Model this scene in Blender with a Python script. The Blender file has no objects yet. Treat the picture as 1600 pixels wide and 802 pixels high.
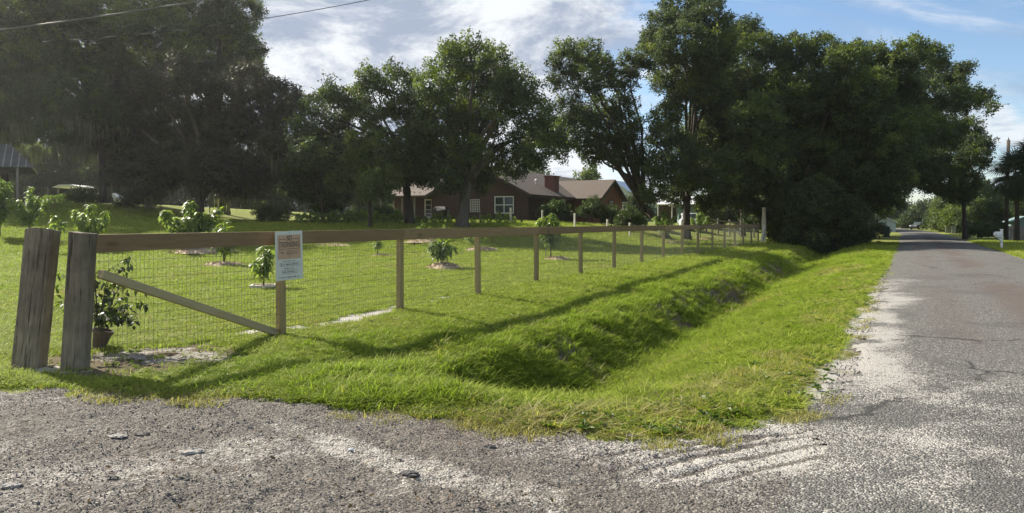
import bpy, math, random
import numpy as np
from mathutils import Vector, Matrix, Euler
random.seed(7)
rng = np.random.default_rng(7)
R = math.radians
sc = bpy.context.scene
C = sc.collection

# ------------------------------------------------------------------ camera, sky, sun, exposure
HAZE = 0.0002
H, F, CX, HY = 1.5, 1155.0, 800.0, 348.0
cam_d = bpy.data.cameras.new('camera'); cam = bpy.data.objects.new('camera', cam_d); C.objects.link(cam)
cam.location = (0, 0, H); cam.rotation_euler = (R(90), 0, 0)
cam_d.sensor_width = 36; cam_d.lens = F / 1600 * 36; cam_d.shift_y = -(401 - HY) / 1600
cam_d.clip_start = 0.05; cam_d.clip_end = 6000
sc.camera = cam

SUN_AZ, SUN_EL = -51.0, 33.5            # degrees from +Y (towards +X), and above the horizon
w = bpy.data.worlds.new('World'); sc.world = w; w.use_nodes = True
nt = w.node_tree; N = nt.nodes; L = nt.links
for n in list(N): N.remove(n)
def nd(t, **k):
    n = N.new(t)
    for a, b in k.items(): setattr(n, a, b)
    return n
sky = nd('ShaderNodeTexSky', sky_type='NISHITA', sun_disc=False, sun_elevation=R(SUN_EL), sun_rotation=R(SUN_AZ % 360), air_density=1.0, dust_density=0.2, ozone_density=3.0)
tc = nd('ShaderNodeTexCoord'); sep = nd('ShaderNodeSeparateXYZ'); L.new(tc.outputs['Generated'], sep.inputs[0])
def m2(op, a, b=None, clamp=False):
    n = nd('ShaderNodeMath', operation=op, use_clamp=clamp)
    for i, v in enumerate((a, b)):
        if v is None: continue
        if isinstance(v, (int, float)): n.inputs[i].default_value = v
        else: L.new(v, n.inputs[i])
    return n.outputs[0]
def mr(v, a, b, c=0, d=1):
    n = nd('ShaderNodeMapRange', interpolation_type='SMOOTHSTEP')
    L.new(v, n.inputs[0])
    for i, k in enumerate((a, b, c, d)): n.inputs[i + 1].default_value = k
    return n.outputs[0]
zz = m2('MAXIMUM', m2('ADD', sep.outputs[2], 0.26), 0.05)
cu, cv = m2('DIVIDE', sep.outputs[0], zz), m2('DIVIDE', sep.outputs[1], zz)
comb = nd('ShaderNodeCombineXYZ'); L.new(cu, comb.inputs[0]); L.new(cv, comb.inputs[1])
def noise(vec, scale, detail=8, rough=0.55, dist=0.0, off=(0, 0, 0), scl=(1, 1, 1), rot=0):
    mp = nd('ShaderNodeMapping'); L.new(vec, mp.inputs[0])
    mp.inputs['Location'].default_value = off; mp.inputs['Scale'].default_value = scl; mp.inputs['Rotation'].default_value = (0, 0, rot)
    n = nd('ShaderNodeTexNoise'); L.new(mp.outputs[0], n.inputs['Vector'])
    n.inputs['Scale'].default_value = scale; n.inputs['Detail'].default_value = detail
    n.inputs['Roughness'].default_value = rough; n.inputs['Distortion'].default_value = dist
    return n.outputs['Fac']
# bank of broken stratus (thick towards the left), thin streaks of cirrus elsewhere
big = noise(comb.outputs[0], 1.15, 9, 0.62, 0.25, (3.1, 1.7, 0))
fine = noise(comb.outputs[0], 3.4, 8, 0.65, 0.3, (7.7, 2.2, 0))
cir = noise(comb.outputs[0], 1.3, 8, 0.62, 0.5, (1.3, 4.1, 0), (0.8, 3.6, 1), R(-14))
az = m2('DIVIDE', sep.outputs[0], m2('MAXIMUM', m2('ABSOLUTE', sep.outputs[1]), 0.05))
cover = mr(az, -0.10, 0.42, 0.25, -0.13)
dens = mr(m2('ADD', m2('ADD', m2('MULTIPLY', big, 0.7), m2('MULTIPLY', fine, 0.3)), cover), 0.50, 0.66)
thin = m2('MULTIPLY', mr(cir, 0.42, 0.70), 0.75)
low = m2('MULTIPLY', mr(noise(comb.outputs[0], 2.4, 7, 0.55, 0.3, (5.5, 0.4, 0)), 0.52, 0.62), mr(sep.outputs[2], 0.26, 0.10, 0, 0.8))
mask = m2('MAXIMUM', dens, m2('MAXIMUM', thin, low))
shade = mr(noise(comb.outputs[0], 2.3, 10, 0.66, 0.35, (0.4, 9.3, 0)), 0.41, 0.60)
ccol = nd('ShaderNodeMix', data_type='RGBA'); L.new(shade, ccol.inputs[0])
ccol.inputs[6].default_value = (2.5, 2.95, 3.8, 1); ccol.inputs[7].default_value = (5.9, 6.1, 6.3, 1)
hz = nd('ShaderNodeMix', data_type='RGBA'); L.new(mask, hz.inputs[0]); L.new(sky.outputs[0], hz.inputs[6]); L.new(ccol.outputs[2], hz.inputs[7])
bg = nd('ShaderNodeBackground'); bg.inputs[1].default_value = 0.068; L.new(hz.outputs[2], bg.inputs[0])
wo = nd('ShaderNodeOutputWorld'); L.new(bg.outputs[0], wo.inputs[0])

sd = bpy.data.lights.new('sun', 'SUN'); sd.energy = 5.0; sd.angle = R(0.6); sd.color = (1, 0.93, 0.80)
sun = bpy.data.objects.new('sun', sd); C.objects.link(sun)
sdir = Vector((math.sin(R(SUN_AZ)) * math.cos(R(SUN_EL)), math.cos(R(SUN_AZ)) * math.cos(R(SUN_EL)), math.sin(R(SUN_EL))))
sun.rotation_euler = (-sdir).to_track_quat('-Z', 'Y').to_euler(); sun.location = (-30, 40, 40)
vs = sc.view_settings; vs.view_transform = 'Standard'; vs.look = 'None'; vs.exposure = 1.25; vs.gamma = 1; vs.use_curve_mapping = False
sc.cycles.max_bounces = 8; sc.cycles.diffuse_bounces = 6; sc.cycles.transmission_bounces = 6; sc.cycles.transparent_max_bounces = 8

# ------------------------------------------------------------------ helpers
def tag(o, label=None, cat=None, group=None, kind=None):
    for k, v in (('label', label), ('category', cat), ('group', group), ('kind', kind)):
        if v: o[k] = v
    return o
def empty(name, loc, rz=0, label=None, cat=None, group=None):
    o = bpy.data.objects.new(name, None); C.objects.link(o); o.location = loc; o.rotation_euler = (0, 0, rz)
    o.empty_display_size = 0.2
    return tag(o, label, cat, group)
class MB:
    def __init__(s): s.v = []; s.f = []; s.m = []
    def add(s, vs_, fs, mi=0):
        b = len(s.v); s.v += [tuple(p) for p in vs_]; s.f += [tuple(i + b for i in f) for f in fs]; s.m += [mi] * len(fs)
    def box(s, c, sz, rot=None, mi=0, taper=1.0, jit=0):
        hx, hy, hz_ = sz[0] / 2, sz[1] / 2, sz[2] / 2; p = []
        for z in (-1, 1):
            t = taper if z > 0 else 1
            for x, y in ((-1, -1), (1, -1), (1, 1), (-1, 1)):
                q = Vector((x * hx * t, y * hy * t, z * hz_))
                if jit: q += Vector((random.uniform(-jit, jit), random.uniform(-jit, jit), random.uniform(-jit, jit)))
                if rot is not None: q = rot @ q
                p.append(q + Vector(c))
        s.add(p, [(3, 2, 1, 0), (4, 5, 6, 7), (0, 1, 5, 4), (1, 2, 6, 5), (2, 3, 7, 6), (3, 0, 4, 7)], mi)
    def bar(s, a, b, wd, ht, up=(0, 0, 1), mi=0):
        a, b = Vector(a), Vector(b); y = b - a; l = y.length; y.normalize()
        x = y.cross(Vector(up)); x.normalize(); z = x.cross(y)
        s.box((a + b) / 2, (wd, l, ht), Matrix((x, y, z)).transposed(), mi)
    def tube(s, pts, rad, n=8, cap=True, mi=0, wob=0):
        pts = [Vector(p) for p in pts]; rings = []; ref = None
        for i, p in enumerate(pts):
            t = (pts[min(i + 1, len(pts) - 1)] - pts[max(i - 1, 0)]); t.normalize()
            if ref is None: ref = Vector((1, 0, 0)) if abs(t.x) < .8 else Vector((0, 1, 0))
            u = t.cross(ref); u.normalize(); v = t.cross(u); ref = v.cross(t) if v.length > 0 else ref; ref = -ref if ref.dot(Vector((1, 1, 1))) < -9 else ref
            r = rad[i] if isinstance(rad, (list, tuple)) else rad
            ring = []
            for k in range(n):
                a = 2 * math.pi * k / n; rr = r * (1 + random.uniform(-wob, wob))
                ring.append(p + (u * math.cos(a) + v * math.sin(a)) * rr)
            rings.append(ring)
        vs_ = [q for r_ in rings for q in r_]; fs = []
        for i in range(len(pts) - 1):
            for k in range(n):
                k2 = (k + 1) % n; fs.append((i * n + k, i * n + k2, (i + 1) * n + k2, (i + 1) * n + k))
        if cap: fs += [tuple(range(n))[::-1], tuple((len(pts) - 1) * n + k for k in range(n))]
        s.add(vs_, fs, mi)
    def prism(s, poly, a, b, mi=0):          # poly of 3D points extruded by the vector b-a
        e = Vector(b) - Vector(a); n = len(poly); p = [Vector(q) for q in poly]
        s.add(p + [q + e for q in p], [tuple(range(n))[::-1], tuple(range(n, 2 * n))] + [(i, (i + 1) % n, n + (i + 1) % n, n + i) for i in range(n)], mi)
    def lathe(s, prof, c=(0, 0, 0), n=16, mi=0):
        vs_ = []; fs = []
        for r, z in prof:
            for k in range(n): vs_.append((c[0] + r * math.cos(2 * math.pi * k / n), c[1] + r * math.sin(2 * math.pi * k / n), c[2] + z))
        for i in range(len(prof) - 1):
            for k in range(n): fs.append((i * n + k, i * n + (k + 1) % n, (i + 1) * n + (k + 1) % n, (i + 1) * n + k))
        fs += [tuple(range(n))[::-1], tuple((len(prof) - 1) * n + k for k in range(n))]
        s.add(vs_, fs, mi)
    def build(s, name, mats, parent=None, loc=None, smooth=False, bevel=0, kind=None):
        me = bpy.data.meshes.new(name); me.from_pydata(s.v, [], s.f)
        ms = mats if isinstance(mats, (list, tuple)) else [mats]
        for m_ in ms: me.materials.append(m_)
        me.polygons.foreach_set('material_index', s.m)
        if smooth: me.polygons.foreach_set('use_smooth', [True] * len(s.f))
        me.update()
        o = bpy.data.objects.new(name, me); C.objects.link(o)
        if parent: o.parent = parent
        if loc: o.location = loc
        if bevel:
            b = o.modifiers.new('bevel', 'BEVEL'); b.width = bevel; b.segments = 2; b.limit_method = 'ANGLE'
        if kind: o['kind'] = kind
        return o
def children(o): return [c for c in bpy.data.objects if c.parent == o]
def copy_tree(o, parent=None):
    c = o.copy(); C.objects.link(c)
    if parent: c.parent = parent
    for ch in children(o): copy_tree(ch, c)
    return c
def S(a, b, x):
    t = np.clip((np.asarray(x, float) - a) / (b - a), 0, 1); return t * t * (3 - 2 * t)
def hash2(ix, iy, seed):
    h = (ix.astype(np.int64) * 374761393 + iy.astype(np.int64) * 668265263 + seed * 1442695041) & 0x7fffffff
    h = ((h ^ (h >> 13)) * 1274126177) & 0x7fffffff
    return ((h ^ (h >> 16)) & 0xffff) / 65535.0
def vnoise(x, y, seed=0):
    x = np.asarray(x, float); y = np.asarray(y, float)
    ix, iy = np.floor(x), np.floor(y); fx, fy = x - ix, y - iy
    fx = fx * fx * (3 - 2 * fx); fy = fy * fy * (3 - 2 * fy)
    a, b = hash2(ix, iy, seed), hash2(ix + 1, iy, seed); c, d = hash2(ix, iy + 1, seed), hash2(ix + 1, iy + 1, seed)
    return (a * (1 - fx) + b * fx) * (1 - fy) + (c * (1 - fx) + d * fx) * fy
def fbm(x, y, s, o=4, seed=0, g=0.5):
    t = 0; a = 1; n = 0
    for i in range(o):
        t = t + a * vnoise(np.asarray(x) * s + 17.3 * i, np.asarray(y) * s - 9.1 * i, seed + i); n += a; a *= g; s *= 2.03
    return t / n          # 0..1

# ------------------------------------------------------------------ lie of the land
FA = np.array((1.93, 20.7)); FU = np.array((.4435, .8963))           # fence line
RA = np.array((3.75, 8.2)); RU = np.array((.4726, .8813)); ROADW = 4.75   # left edge of the road
def qf(x, y): return (x - FA[0]) * FU[1] - (y - FA[1]) * FU[0]       # metres to the road side of the fence
def bend(t): return .00034 * np.clip(np.asarray(t, float) - 75, 0, 250) ** 2     # the road swings gently left far away
def pr(x, y): return (x - RA[0]) * RU[1] - (y - RA[1]) * RU[0] + bend((x - RA[0]) * RU[0] + (y - RA[1]) * RU[1])   # metres into the road from its left edge
EX = [-40, -9, -4.67, -2.16, -.5, .81, 1.63, 2.55, 3.2, 4.2, 30]
EY = [9.5, 7.0, 6.75, 6.25, 5.72, 5.18, 5.36, 6.14, 7.2, 9.2, 9.2]
def edge(x, y): return np.interp(x, EX, EY) + (fbm(x, y, 1.3, 3, 5) - .5) * .55     # driveway's grass edge
DQ = [-50, .6, 1.3, 2.2, 2.85, 3.14, 3.78, 4.25, 4.8, 5.5, 6.3, 7.2, 90]
DZ = [0, 0, -.03, -.11, -.20, -.32, -.82, -.86, -.60, -.30, -.08, 0, 0]
def ditch(x, y):
    q = qf(x, y); qq = q + (fbm(x, y, .7, 3, 11) - .5) * .36 * S(1.6, 2.8, q) * S(6.0, 4.6, q)
    z = sum(np.interp(qq + e, DQ, DZ) for e in (-.12, -.04, .04, .12)) / 4
    return z * S(.45, 3.1, y - np.interp(x, EX, EY)) * S(60, 52, y)
def gz(x, y, fine=True):
    x = np.asarray(x, float); y = np.asarray(y, float); q = qf(x, y)
    z = 1.4 * S(30, 50, y) * S(3, 15, -q) + .22 * S(50, 60, y) * S(8, 20, -q)
    z = z + 1.5 * S(44, 62, y) * S(-20, -33, x)
    z = z + ditch(x, y)
    if fine:
        z = z + (fbm(x, y, .35, 3, 21) - .5) * .10 + (fbm(x, y, 1.7, 3, 31) - .5) * (.04 + .07 * S(2.3, 3.0, q) * S(4.6, 4.0, q))
        hard = S(.5, 0.0, np.abs(pr(x, y) - ROADW / 2) - ROADW / 2)
        drive = S(.12, -.15, y - np.interp(x, EX, EY)) * (pr(x, y) < ROADW)
        k = np.maximum(hard, drive)
        z = z * (1 - k) - .055 * np.maximum(S(.15, -.25, np.abs(pr(x, y) - ROADW / 2) - ROADW / 2), S(-.02, -.35, y - np.interp(x, EX, EY)) * (pr(x, y) < ROADW))
    return z
def g(x, y): return float(gz(np.array([x]), np.array([y]))[0])
def at(px, py, d): return Vector(((px - CX) / F * d, d, H - (py - HY) / F * d))
def foot(px, d): x = (px - CX) / F * d; return Vector((x, d, g(x, d)))
def hit(px, py):                                                     # where the sight line through a pixel meets the ground
    d = np.concatenate([np.arange(3, 30, .02), np.arange(30, 90, .1)]); x = (px - CX) / F * d
    s_ = H - (py - HY) / F * d - gz(x, d); i = np.argmax(s_ < 0) if (s_ < 0).any() else len(d) - 1
    return Vector((x[i], d[i], gz(x[i:i+1], d[i:i+1])[0]))
def sand_at(x, y):
    """bare pale sand: along the road's edge, at the fence foot by the gate, on the driveway's rim"""
    q = qf(x, y); p = pr(x, y); n = fbm(x, y, .9, 4, 41); n2 = fbm(x, y, 3.1, 3, 43)
    a = S(.58, .26, np.abs(p - .22 - (n - .5) * .9)) * S(24, 15, y) * (y > 4) * S(.30, .50, n + .12 * S(14, 8, y))
    t = (x - FA[0]) * FU[0] + (y - FA[1]) * FU[1]
    b = S(.40, .16, np.abs(q + .12 - (n - .5) * .9)) * S(-12.7, -12.0, t) * S(-8.2, -9.4, t) * S(.22, .38, n2)
    b2 = S(.30, .10, np.abs(q + .15 - (n - .5) * .5)) * S(-9.4, -9, t) * S(-5.6, -6.4, t) * .8 * S(.40, .55, n2)
    c = S(1.5, .5, np.hypot((x + 3.75) / 1.25, (y - 8.35) / .6)) * S(.38, .54, .4 * n + .6 * n2) * .55
    c2 = S(.9, .1, np.hypot((x + 4.75) / 1.0, (y - 7.5) / .55)) * S(.40, .5, n2) * .8
    e = y - np.interp(x, EX, EY)
    d_ = S(.42, .02, np.abs(e) - (n - .5) * .5) * (p < .3) * .55 * S(.40, .56, n2)
    return np.clip(np.maximum.reduce([a, b, b2, c, c2, d_]), 0, 1)

# ------------------------------------------------------------------ materials
class M_:
    pass
def mat(name):
    m = bpy.data.materials.new(name); m.use_nodes = True; t = m.node_tree
    b = t.nodes['Principled BSDF']; return m, t, b
def lk(t, a, b): t.links.new(a, b)
def nz(t, scale, detail=5, rough=.6, coord='Object', scl=(1, 1, 1), off=(0, 0, 0), dist=0):
    c = t.nodes.new('ShaderNodeTexCoord') if coord != 'Pos' else t.nodes.new('ShaderNodeNewGeometry')
    mp = t.nodes.new('ShaderNodeMapping'); mp.inputs['Scale'].default_value = scl; mp.inputs['Location'].default_value = off
    lk(t, c.outputs['Position' if coord == 'Pos' else coord], mp.inputs[0])
    n = t.nodes.new('ShaderNodeTexNoise'); lk(t, mp.outputs[0], n.inputs['Vector'])
    n.inputs['Scale'].default_value = scale; n.inputs['Detail'].default_value = detail; n.inputs['Roughness'].default_value = rough; n.inputs['Distortion'].default_value = dist
    return n.outputs['Fac']
def ramp(t, fac, stops, interp='LINEAR'):
    r = t.nodes.new('ShaderNodeValToRGB'); r.color_ramp.interpolation = interp; e = r.color_ramp.elements
    while len(e) < len(stops): e.new(.5)
    for i, (p, c) in enumerate(stops): e[i].position = p; e[i].color = (*c, 1) if len(c) == 3 else c
    lk(t, fac, r.inputs[0]); return r.outputs[0]
def mix(t, fac, a, b, mode='MIX'):
    n = t.nodes.new('ShaderNodeMix'); n.data_type = 'RGBA'; n.blend_type = mode
    for s_, v in ((n.inputs[0], fac), (n.inputs[6], a), (n.inputs[7], b)):
        if isinstance(v, (int, float)): s_.default_value = v
        elif isinstance(v, tuple): s_.default_value = (*v, 1)
        else: lk(t, v, s_)
    return n.outputs[2]
def mth(t, op, a, b=0.0, clamp=False):
    n = t.nodes.new('ShaderNodeMath'); n.operation = op; n.use_clamp = clamp
    for i, v in enumerate((a, b)):
        if isinstance(v, (int, float)): n.inputs[i].default_value = v
        else: lk(t, v, n.inputs[i])
    return n.outputs[0]
def bump(t, b, h, strength=.5, dist=.02):
    n = t.nodes.new('ShaderNodeBump'); n.inputs['Strength'].default_value = strength; n.inputs['Distance'].default_value = dist
    lk(t, h, n.inputs['Height']); lk(t, n.outputs[0], b.inputs['Normal'])
def attr(t, name):
    n = t.nodes.new('ShaderNodeAttribute'); n.attribute_name = name; return n
def simple(name, col, rough=.7, var=.25, scale=3, detail=5, bmp=0, metal=0, spec=.3, scl=(1, 1, 1), coord='Object'):
    m, t, b = mat(name); f = nz(t, scale, detail, .65, coord, scl)
    lo = tuple(max(0, c * (1 - var)) for c in col); hi = tuple(min(1, c * (1 + var)) for c in col)
    lk(t, ramp(t, f, [(.3, lo), (.7, hi)]), b.inputs['Base Color'])
    b.inputs['Roughness'].default_value = rough; b.inputs['Metallic'].default_value = metal; b.inputs['Specular IOR Level'].default_value = spec
    if bmp: bump(t, b, f, bmp, .01)
    return m
def leafmat(name, stops, trans=.35, rough=.45, spec=.35, tcol=None):
    """leaves: colour varies from leaf to leaf (vertex attribute) and from spray to spray (per copy)"""
    m, t, b = mat(name); a = attr(t, 'tint'); oi = t.nodes.new('ShaderNodeObjectInfo')
    f = mth(t, 'ADD', mth(t, 'MULTIPLY', a.outputs['Fac'], .55), mth(t, 'MULTIPLY', oi.outputs['Random'], .45))
    col = ramp(t, f, stops); lk(t, col, b.inputs['Base Color']); b.inputs['Roughness'].default_value = rough; b.inputs['Specular IOR Level'].default_value = spec
    tr = t.nodes.new('ShaderNodeBsdfTranslucent'); lk(t, mix(t, 1.0, col, tcol or (1.5, 1.6, .6), 'MULTIPLY'), tr.inputs[0])
    mx = t.nodes.new('ShaderNodeMixShader'); mx.inputs[0].default_value = trans
    lk(t, b.outputs[0], mx.inputs[1]); lk(t, tr.outputs[0], mx.inputs[2]); lk(t, mx.outputs[0], t.nodes['Material Output'].inputs[0])
    return m
M = {}
M['oak_leaf'] = leafmat('oak_leaf', [(0, (0.032, 0.049, 0.020)), (.5, (0.059, 0.085, 0.029)), (.85, (0.091, 0.128, 0.041)), (1, (0.134, 0.165, 0.055))], .40, .52, .35, (0.800, 0.800, 0.800))
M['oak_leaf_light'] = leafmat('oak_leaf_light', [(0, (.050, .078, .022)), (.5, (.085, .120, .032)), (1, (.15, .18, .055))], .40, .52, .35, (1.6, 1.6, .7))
M['mango_leaf'] = leafmat('mango_leaf', [(0, (0.031, 0.038, 0.024)), (.45, (0.055, 0.065, 0.034)), (.68, (0.077, 0.058, 0.046)), (.88, (0.070, 0.089, 0.036)), (.95, (0.120, 0.156, 0.048)), (1, (0.240, 0.300, 0.084))], .40, .52, .35, (0.800, 0.800, 0.800))
M['sapling_leaf'] = leafmat('sapling_leaf', [(0, (.075, .120, .038)), (.5, (.135, .195, .058)), (1, (.24, .30, .10))], .46, .5, .3)
M['fresh_leaf'] = leafmat('fresh_leaf', [(0, (.10, .15, .03)), (.5, (.16, .22, .045)), (1, (.26, .31, .08))], .45, .35, .4)
M['shrub_leaf'] = leafmat('shrub_leaf', [(0, (0.025, 0.043, 0.015)), (.6, (0.053, 0.083, 0.025)), (1, (0.100, 0.138, 0.044))], .3)
M['palm_leaf'] = leafmat('palm_leaf', [(0, (.018, .030, .014)), (.6, (.032, .052, .022)), (1, (.060, .080, .035))], .18)
M['moss'] = leafmat('spanish_moss', [(0, (.09, .095, .075)), (1, (.17, .175, .125))], .25, .9, .05)
M['grass'] = leafmat('grass_blade', [(0, (0.189, 0.211, 0.037)), (.4, (0.296, 0.329, 0.060)), (.75, (0.409, 0.433, 0.089)), (.93, (0.540, 0.518, 0.145)), (1, (0.686, 0.582, 0.260))], .42, .6, .10, (.72, .95, .50))
M['ditch_grass'] = leafmat('ditch_grass_blade', [(0, (0.121, 0.166, 0.021)), (.45, (0.230, 0.283, 0.035)), (.8, (0.337, 0.387, 0.051)), (.96, (0.429, 0.443, 0.086)), (1, (0.573, 0.484, 0.172))], .42, .6, .10, (.72, .95, .50))
M['dry_grass'] = leafmat('dry_straw_blade', [(0, (0.147, 0.162, 0.041)), (.4, (0.239, 0.228, 0.077)), (.8, (0.350, 0.304, 0.135)), (1, (0.423, 0.380, 0.198))], .35, .6, .2)
M['bark'] = simple('oak_bark', (0.061, 0.052, 0.043), .95, .45, 5, 7, .8, 0, .1, (1, 1, .25))
M['bark_pale'] = simple('pale_bark', (.105, .092, .076), .95, .4, 5, 7, .8, 0, .1, (1, 1, .3))
M['stem'] = simple('green_brown_stem', (.075, .065, .040), .8, .3, 12)
M['mulch'] = simple('straw_mulch', (0.360, 0.275, 0.185), .95, .6, 22, 6, .9)
M['chip'] = simple('mulch_chip', (0.414, 0.323, 0.220), .95, .5, 3)

# weathered railway sleeper, new treated pine, with grain along the local Z (posts) or Y (boards)
def woodmat(name, lo, mid, hi, axis, knots=True, weather=0):
    m, t, b = mat(name); s_ = [14, 14, 14]; s_['XYZ'.index(axis)] = .9
    f = nz(t, 2.6, 11, .74, 'Object', tuple(s_), (0, 0, 0), .5); g2 = nz(t, .9, 4, .6, 'Object')
    oi = t.nodes.new('ShaderNodeObjectInfo')
    c = ramp(t, f, [(.25, lo), (.5, mid), (.75, hi)])
    c = mix(t, mth(t, 'MULTIPLY', g2, .6), c, mix(t, .5, c, mid), 'MIX')
    if knots:
        v = t.nodes.new('ShaderNodeTexVoronoi'); co = t.nodes.new('ShaderNodeTexCoord'); mp = t.nodes.new('ShaderNodeMapping')
        sk = [5, 5, 5]; sk['XYZ'.index(axis)] = 1.9; mp.inputs['Scale'].default_value = sk
        lk(t, co.outputs['Object'], mp.inputs[0]); lk(t, mp.outputs[0], v.inputs['Vector']); v.inputs['Scale'].default_value = 1
        k = ramp(t, v.outputs['Distance'], [(.05, (1, 1, 1)), (.22, (0, 0, 0))])
        c = mix(t, mth(t, 'MULTIPLY', k, .8), c, tuple(a * .38 for a in mid))
    vary = mth(t, 'ADD', .82, mth(t, 'MULTIPLY', oi.outputs['Random'], .36))
    cm = t.nodes.new('ShaderNodeCombineColor'); [lk(t, vary, cm.inputs[i]) for i in range(3)]
    c = mix(t, 1.0, c, cm.outputs[0], 'MULTIPLY')
    if weather:
        st = nz(t, 1.3, 5, .7, 'Object', (1, 1, .7), (4, 2, 1)); cr = nz(t, 1.0, 6, .75, 'Object', (34, 34, 1.2), (1, 5, 2))
        c = mix(t, ramp(t, st, [(.45, (0, 0, 0)), (.68, (.75, .75, .75))]), c, tuple(a * .55 for a in lo))
        ck = ramp(t, cr, [(.36, (1, 1, 1)), (.43, (0, 0, 0))]); c = mix(t, mth(t, 'MULTIPLY', ck, .75), c, tuple(a * .25 for a in lo))
        f = mth(t, 'SUBTRACT', f, mth(t, 'MULTIPLY', ck, .9))
    lk(t, c, b.inputs['Base Color']); b.inputs['Roughness'].default_value = .85; b.inputs['Specular IOR Level'].default_value = .2
    bump(t, b, f, .5 if not weather else .9, .006 if not weather else .02); return m
M['sleeper'] = woodmat('weathered_sleeper', (0.129, 0.110, 0.078), (0.247, 0.214, 0.155), (0.388, 0.348, 0.259), 'Z', False, 1)
M['pine_post'] = woodmat('treated_pine_post', (0.184, 0.141, 0.065), (0.275, 0.218, 0.107), (0.352, 0.291, 0.153), 'Z')
M['pine_rail'] = woodmat('treated_pine_rail', (0.140, 0.087, 0.048), (0.207, 0.140, 0.081), (0.264, 0.191, 0.118), 'Y')
M['pine_brace'] = woodmat('treated_pine_brace', (.27, .22, .115), (.38, .32, .18), (.47, .41, .25), 'Y')
M['grey_wood'] = simple('grey_weathered_wood', (.22, .20, .17), .9, .35, 6, 6, .4, 0, .1, (1, 1, .3))
M['pale_wood'] = simple('pale_post_wood', (.60, .56, .47), .9, .3, 6, 6, .3, 0, .1, (1, 1, .3))
M['dark_wood'] = simple('dark_post_wood', (.05, .042, .035), .9, .3, 6)
M['white_paint'] = simple('white_paint', (.74, .74, .72), .5, .06, 8)
M['wire'] = simple('galvanised_wire', (.13, .135, .13), .5, .2, 20, 3, 0, .5, .4)
M['rusty'] = simple('staple_metal', (.3, .29, .28), .5, .2, 20, 3, 0, .8)
M['cable'] = simple('power_cable', (.035, .035, .035), .6, .2, 5)
M['terracotta'] = simple('terracotta', (.105, .080, .062), .8, .2, 9)
M['siding'] = simple('red_brown_siding', (0.075, 0.045, 0.036), .8, .12, 2)
M['siding_gable'] = simple('red_gable_siding', (.20, .080, .058), .8, .12, 2)
M['brickred'] = simple('chimney_red', (.185, .085, .07), .85, .15, 8)
M['shingle'] = simple('brown_shingle', (.112, .088, .072), .9, .22, 9, 7, .5)
M['trimw'] = simple('white_trim', (.70, .70, .68), .5, .05, 5)
M['trimd'] = simple('dark_trim', (.06, .045, .04), .7, .1, 5)
M['pale_wall'] = simple('pale_green_wall', (.50, .58, .55), .7, .06, 2)
M['tin'] = simple('blue_grey_tin_roof', (.50, .55, .60), .35, .1, 3, 4, 0, .3)
M['white_tin'] = simple('white_tin_roof', (.75, .76, .76), .4, .06, 3)
M['teal_wall'] = simple('grey_teal_wall', (.15, .215, .205), .7, .1, 2)
M['barn_tin'] = simple('galvanised_barn_roof', (.17, .17, .168), .35, .3, 2, 6, 0, .55)
M['barn_wall'] = simple('dark_barn_boards', (.075, .058, .045), .9, .3, 4)
M['canvas'] = simple('white_canvas', (.72, .73, .72), .7, .05, 3)
M['black'] = simple('black_plastic', (.02, .02, .02), .5, .2, 5)
M['tyre'] = simple('tyre_rubber', (.025, .025, .026), .9, .2, 12)
M['whitecar'] = simple('white_car_paint', (.72, .73, .74), .25, .03, 2, 2, 0, 0, .6)
M['darkcar'] = simple('dark_car_paint', (.05, .055, .06), .25, .1, 2, 2, 0, 0, .6)
M['bin'] = simple('grey_bin_plastic', (.22, .23, .24), .6, .1, 4)
M['greenbin'] = simple('dark_green_plastic', (.025, .05, .035), .6, .15, 4)
M['signback'] = simple('sign_aluminium', (.42, .43, .44), .4, .08, 5, 3, 0, .5)
m, t, b = mat('window_glass'); b.inputs['Base Color'].default_value = (.03, .045, .045, 1); b.inputs['Roughness'].default_value = .06; b.inputs['Specular IOR Level'].default_value = .6; M['glass'] = m
M['sign_white'] = simple('sign_plate_white', (.56, .57, .56), .4, .05, 8)
M['sign_brown'] = simple('sign_faded_orange', (.46, .30, .215), .5, .12, 6)
M['sign_ink'] = simple('sign_black_ink', (.07, .055, .05), .6, .2, 20)
M['stone'] = simple('pale_limerock', (.27, .255, .235), .9, .3, 9, 6, .8)
M['stone_dark'] = simple('asphalt_lump', (.085, .08, .078), .9, .4, 12, 6, .9)
M['gravel'] = leafmat('gravel_stone', [(0, (.085, .080, .077)), (.3, (.135, .128, .122)), (.65, (.20, .19, .18)), (1, (.40, .38, .35))], 0.0, .9, .15)

# ground under the grass
m, t, b = mat('turf_soil'); sa = attr(t, 'sand')
f1, f2, f3 = nz(t, .35, 6, .65, 'Pos'), nz(t, 9, 8, .75, 'Pos'), nz(t, 55, 6, .7, 'Pos')
gcol = ramp(t, f2, [(.25, (0.132, 0.154, 0.040)), (.5, (0.209, 0.237, 0.057)), (.75, (0.286, 0.297, 0.094))])
gcol = mix(t, ramp(t, f1, [(.35, (0, 0, 0)), (.65, (1, 1, 1))]), gcol, ramp(t, f3, [(.3, (.115, .140, .032)), (.7, (.25, .265, .075))]))
soil = ramp(t, f3, [(.25, (.07, .055, .038)), (.6, (.16, .13, .085)), (.85, (.24, .20, .14))])
near = attr(t, 'soil')
gcol = mix(t, near.outputs['Fac'], gcol, soil)
scol = ramp(t, f3, [(.2, (.22, .205, .18)), (.45, (.40, .378, .34)), (.7, (.53, .505, .465))])
sfac = ramp(t, mth(t, 'ADD', mth(t, 'ADD', sa.outputs['Fac'], mth(t, 'MULTIPLY', mth(t, 'SUBTRACT', f2, .5), 1.2)), mth(t, 'MULTIPLY', mth(t, 'SUBTRACT', f3, .5), 1.2)), [(.40, (0, 0, 0)), (.62, (1, 1, 1))])
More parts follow.
